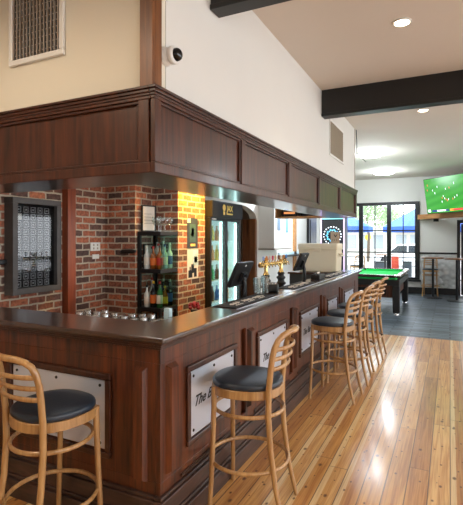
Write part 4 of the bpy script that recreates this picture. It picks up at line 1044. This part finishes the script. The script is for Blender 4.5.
MB().box(0, 2.3, -.16, .12, 0, .135).build('shelf_plank', M_SHELFW, t, bevel=.006)
for x in (.5, 1.6): MB().box(x, x+.04, -.05, .1, -.08, 0).build('shelf_bracket', M_BLACKM, t)

# ================================================================ OUTSIDE
struct(MB().box(-40, 30, YF+.15, 90, -.16, -.1).build('ground', plain('pale_paving', (176, 176, 178), .8, noise=.1, nscale=.6)))
tag(MB().box(-40, 30, 24, 29.6, -.1, -.09).build('road', plain('grey_asphalt', (128, 130, 134), .8, noise=.1)), 'grey street running past beyond the patio', 'road')
M_UMB = plain('blue_canvas', (60, 104, 190), .8, noise=.06)
def umbrella(label, u, d, half, za_, ze):
    x, y = ray(u, d)
    t = thing('patio_umbrella', label, 'umbrella', (x, y, -.1))
    b = MB(); n = 8; top = b.bm.verts.new((0, 0, za_+.1)); ring = [b.bm.verts.new((half*cos(pi/8+2*pi*i/n), half*sin(pi/8+2*pi*i/n), ze+.1)) for i in range(n)]
    low_ = [b.bm.verts.new((v.co.x, v.co.y, ze-.08)) for v in ring]
    for i in range(n):
        j = (i+1) % n; b.bm.faces.new((top, ring[i], ring[j])); b.bm.faces.new((ring[i], low_[i], low_[j], ring[j]))
    o = b.build('canopy', M_UMB, t); md = o.modifiers.new('thick', 'SOLIDIFY'); md.thickness = .01
    MB().cyl((0, 0, 0), .03, za_+.08, 'Z', 12).build('pole', M_WHITE, t, smooth=True)
    MB().lathe([(.3, 0), (.3, .05), (.06, .08)], (0, 0, 0), 20).build('base', M_BLACKM, t, smooth=True)
    b = MB()
    for i in range(n):
        a = pi/8+2*pi*i/n; b.tube([(0, 0, za_+.04), (half*.97*cos(a), half*.97*sin(a), ze+.06)], .01, 5)
    b.build('ribs', M_WHITE, t)
umbrella('blue patio umbrella seen through the right window panes', 426, 16.4, 1.55, 2.95, 2.05)
umbrella('blue patio umbrella seen through the left window panes', 336, 16.6, 1.35, 2.75, 2.05)
# railing
t = thing('patio_railing', 'black metal railing around the patio outside the windows', 'railing', (-3, 19.1, -.1))
b = MB().box(-7, 4, 19.08, 19.12, .85, .89).box(-7, 4, 19.085, 19.115, .02, .05)
b.build('handrail', M_BLACKM, t, world=True)
b = MB()
for i in range(92): b.box(-7+i*.12, -7+i*.12+.012, 19.094, 19.106, .05, .85)
b.build('bars', M_BLACKM, t, world=True)
for i in range(8): MB().box(-7+i*1.5, -6.95+i*1.5, 19.075, 19.125, -.1, .9).build('railing_post', M_BLACKM, t, world=True)
# planters / boxes, red board
for u0, u1, lb in ((374, 386.5, 'dark grey planter box left of the central window mullion, outside'), (403.5, 411.5, 'dark grey planter box outside the right window pane')):
    x0, y0 = ray(u0, 16.6); x1, _ = ray(u1, 16.6)
    t = thing('planter_box', lb, 'planter', (x0, y0, -.1))
    MB().box(x0, x1, y0, y0+.4, -.1, .75).build('planter_body', plain('dark_grey_planter', (66, 74, 80), .6), t, world=True, bevel=.01)
    MB().box(x0-.015, x1+.015, y0-.015, y0+.415, .75, .78).build('planter_rim', M_BLACKM, t, world=True)
x0, y0 = ray(391.5, 17.3)
t = thing('sandwich_board', 'orange-red board standing on the patio outside the window', 'sign', (x0, y0, -.1))
MB().box(0, .26, 0, .03, .15, 1.05).build('board', plain('orange_red_board', (226, 84, 60), .6), t, bevel=.005)
MB().box(.0, .03, .03, .2, 0, .15).box(.23, .26, .03, .2, 0, .15).box(0, .26, 0, .03, .05, .15).build('board_feet', M_BLACKM, t)
# parked white car
cx_, cy_ = ray(409, 28.5)
t = thing('car', 'white car parked on the street beyond the patio railing', 'car', (cx_, cy_, -.09), 0)
prof = [(-2.0, .3), (-2.05, .7), (-1.2, .85), (-.7, 1.35), (.7, 1.4), (1.3, .95), (2.0, .85), (2.05, .35)]
Mc = Matrix(((1, 0, 0, 0), (0, 0, -1, .8), (0, 1, 0, 0), (0, 0, 0, 1)))
MB().prism(prof, 0, 1.6, Mc).build('car_body', plain('white_car_paint', (232, 234, 238), .2, coat=.5), t, bevel=.06, segs=3)
MB().prism([(-1.05, .9), (-.62, 1.28), (-.05, 1.3), (-.05, .9)], 1.55, 1.62, Mc).prism([(.02, .9), (.02, 1.3), (.62, 1.31), (1.12, .93)], 1.55, 1.62, Mc).build('side_window', plain('dark_car_glass', (50, 56, 62), .1), t)
for x in (-1.3, 1.3): MB().lathe([(.32, -.86), (.32, -.66)], (x, 0, .32), 20, 'Y').build('wheel', M_BLACK, t, smooth=True)
# shops across the street, walls and windows coloured paler as painted haze
specs = [(-24, -17, (196, 178, 160), 3.6, 'cream low shop across the street at far left'), (-17, -11.5, (178, 112, 96), 4.0, 'red brick shop across the street with a pale awning'), (-11.5, -6, (206, 204, 198), 3.4, 'white low shop across the street'), (-6, 2, (190, 186, 176), 3.0, 'pale long shop across the street at right')]
for x0, x1, c_, hh, lb in specs:
    t = thing('shop_building', lb, 'building', (x0, 54, -.1), 0)
    MB().box(x0, x1-.1, 54, 60, -.1, hh).build('shop_wall', plain('shop_render_%d' % int(-x0), c_, .8), t, world=True)
    MB().box(x0+.2, x1-.3, 52.6, 54, 2.4, 2.55).build('awning', plain('awning_%d' % int(-x0), (200, 120, 110) if c_[1] < 120 else (214, 214, 216), .7), t, world=True)
    b = MB(); k = x0+.5
    while k < x1-1.5: b.box(k, k+1.1, 53.95, 54.02, .5, 2.1); k += 1.5
    b.build('shop_window', plain('shop_glass_%d' % int(-x0), (150, 160, 168), .2), t, world=True)
sx_, sy_ = ray(368, 36)
t = thing('round_sign', 'round yellow sign on a post across the street', 'sign', (sx_, sy_, -.1))
MB().lathe([(.24, 0), (.24, .05)], (0, 0, 1.85), 20, 'Y').build('sign_disc', plain('yellow_sign', (240, 216, 40), .5), t)
MB().cyl((0, .08, 0), .04, 1.9, 'Z', 8).build('sign_post', M_SLAT, t)
# street trees
M_LEAF = plain('hazed_green_leaves', (150, 172, 134), .8, noise=.3, nscale=3); M_BARK = plain('grey_bark', (90, 78, 66), .9, noise=.2)  # leaf green paled, outdoor haze put into the colour
def tree(u, d, hh, r, lb, seed):
    random.seed(seed); x, y = ray(u, d)
    t = thing('street_tree', lb, 'tree', (x, y, -.1))
    MB().tube([(0, 0, 0), (.05, .1, hh*.35), (-.1, 0, hh*.6)], [.13, .1, .07], 8).build('trunk', M_BARK, t, smooth=True)
    b = MB()
    cl = []
    for i in range(16):
        a = random.uniform(0, 6.28); rr = r*random.uniform(.1, .75); zc_ = hh*.72+random.uniform(-.35, .4)*r; cl.append((rr*cos(a), rr*sin(a), zc_, r*random.uniform(.28, .5)))
    for cx__, cy__, cz__, cr in cl:
        for k in range(90):
            v = Vector((random.gauss(0, 1), random.gauss(0, 1), random.gauss(0, 1))).normalized()*cr*random.uniform(.55, 1.05)
            c = Vector((cx__, cy__, cz__))+v; s_ = random.uniform(.09, .17)
            ax = Vector((random.gauss(0, 1), random.gauss(0, 1), random.gauss(0, 1))).normalized(); bx_ = ax.orthogonal().normalized()*s_; cx2 = ax.cross(bx_).normalized()*s_
            b.bm.faces.new([b.bm.verts.new(c+bx_), b.bm.verts.new(c+cx2*.5), b.bm.verts.new(c-bx_), b.bm.verts.new(c-cx2*.5)])
    b.build('foliage', M_LEAF, t)
tree(344, 41, 5.2, 2.4, 'leafy tree beyond the left window pane', 1)
tree(368, 34, 5.6, 2.3, 'tallest leafy tree beyond the middle window panes', 2)
tree(389, 47, 5.2, 2.0, 'leafy tree just left of the central window mullion', 3)
tree(336, 30, 4.6, 1.6, 'small leafy tree behind the dart machine window', 4)

# ================================================================ LIGHTING
W = bpy.data.worlds.new('daylight'); S.world = W; W.use_nodes = True
bg = W.node_tree.nodes['Background']; bg.inputs['Color'].default_value = (.93, .96, 1.0, 1); bg.inputs['Strength'].default_value = 4.2
def area(name, loc, size, power, col, rot=(0, 0, 0), sy=None):
    l = bpy.data.lights.new(name, 'AREA'); l.energy = power; l.color = col; l.size = size
    if sy: l.shape = 'RECTANGLE'; l.size_y = sy
    o = bpy.data.objects.new(name, l); COL.objects.link(o); o.location = loc; o.rotation_euler = rot; return o
def spot(name, loc, target, power, col, ang_=70, blend=.6, r=.04):
    l = bpy.data.lights.new(name, 'SPOT'); l.energy = power; l.color = col; l.spot_size = radians(ang_); l.spot_blend = blend; l.shadow_soft_size = r
    o = bpy.data.objects.new(name, l); COL.objects.link(o); o.location = loc
    o.rotation_euler = (Vector(target)-Vector(loc)).to_track_quat('-Z', 'Y').to_euler(); return o
for x, y in ((-.366, 4.05), (-.346, 6.94)): spot('downlight_lamp', (x, y, CEIL-.03), (x, y, 0), 28, (1, .84, .64), 120, .6, .06)
for x, y, lb in ((-2.4, .3, 'added unseen downlight in the ceiling in front of the cream wall'), (1.6, -.6, 'added unseen downlight in the ceiling behind the viewer, right')):  # extra downlights outside the view, added to light the near room
    t = thing('downlight', lb, 'light', (x, y, CEIL))
    MB().lathe([(.08, 0), (.08, -.006), (.062, -.01), (.062, 0)], (0, 0, 0), 24).build('trim_ring', M_WHITE, t, smooth=True)
    MB().lathe([(.06, -.002), (.06, -.006)], (0, 0, 0), 24).build('lamp', M_DOWN, t)
    spot('downlight_lamp', (x, y, CEIL-.03), (x, y, 0), 85 if x < -1 else 90, (1, .84, .64), 165, .5)
# unseen battens added to brighten behind the bar, then the pier spotlight
t = thing('fill_batten', 'added unseen batten light on the low ceiling over the working side of the bar', 'light', (-2.6, 3.4, 2.58))
MB().box(-2.68, -2.52, 2.6, 4.0, 2.53, 2.579).build('fill_housing', M_WHITE, t, world=True)
MB().box(-2.66, -2.54, 2.62, 3.98, 2.515, 2.53).build('fill_tube', emit('neutral_fill', (250, 242, 232), 15), t, world=True)
t = thing('fill_batten', 'added unseen batten light on the low ceiling over the far half of the bar', 'light', (-2.4, 6.2, 2.58))
MB().box(-2.48, -2.32, 5.4, 6.8, 2.53, 2.579).build('fill_housing', M_WHITE, t, world=True)
MB().box(-2.46, -2.34, 5.42, 6.78, 2.515, 2.53).build('fill_tube', emit('cool_fill', (225, 240, 255), 14), t, world=True)
t = thing('spot_fitting', 'small amber spotlight over the brick pier', 'light', (-2.62, 4.85, 2.58))
MB().lathe([(.05, 0), (.05, -.05), (.03, -.06)], (0, 0, 0), 16).build('spot_body', M_BLACKM, t, smooth=True)
spot('pier_spot', (-2.62, 4.85, 2.50), (-2.95, 4.85, 1.95), 210, (1, .56, .08), 105, .9)
spot('sidewall_fill', (-2.6, 9.6, 3.38), (-3.6, 9.6, 1.4), 520, (.80, .90, 1), 150, .8, .2)  # added fill with no fitting, brightens the white side wall
for x, y in ((-1.534, 9.9), (-1.6, 12.67), (2.5, 10.0)):  # last point has no lamp above it, an added fill
    l = bpy.data.lights.new('bulb_and_fill', 'POINT'); l.energy = 30; l.color = (.84, .93, 1); l.shadow_soft_size = .25
    o = bpy.data.objects.new('bulb_and_fill', l); COL.objects.link(o); o.location = (x, y, CEIL-.38)
# daylight
sun = bpy.data.lights.new('sun', 'SUN'); sun.energy = 4.0; sun.angle = radians(4); sun.color = (1, .97, .92)
so = bpy.data.objects.new('sun', sun); COL.objects.link(so); so.rotation_euler = Vector((.25, -.35, -1)).to_track_quat('-Z', 'Y').to_euler()

# ================================================================ CAMERA
cam = bpy.data.cameras.new('camera'); cam.sensor_fit = 'HORIZONTAL'; cam.sensor_width = 36; cam.lens = 36*F/463
cam.shift_y = -(252.5-CY)/463; cam.clip_end = 300
co = bpy.data.objects.new('camera', cam); COL.objects.link(co); co.location = (0, 0, EYE); co.rotation_euler = (radians(90), 0, TH)
S.camera = co
S.view_settings.view_transform = 'Standard'; S.view_settings.look = 'None'; S.view_settings.gamma = 1; S.view_settings.use_curve_mapping = False
S.view_settings.exposure = 0.45
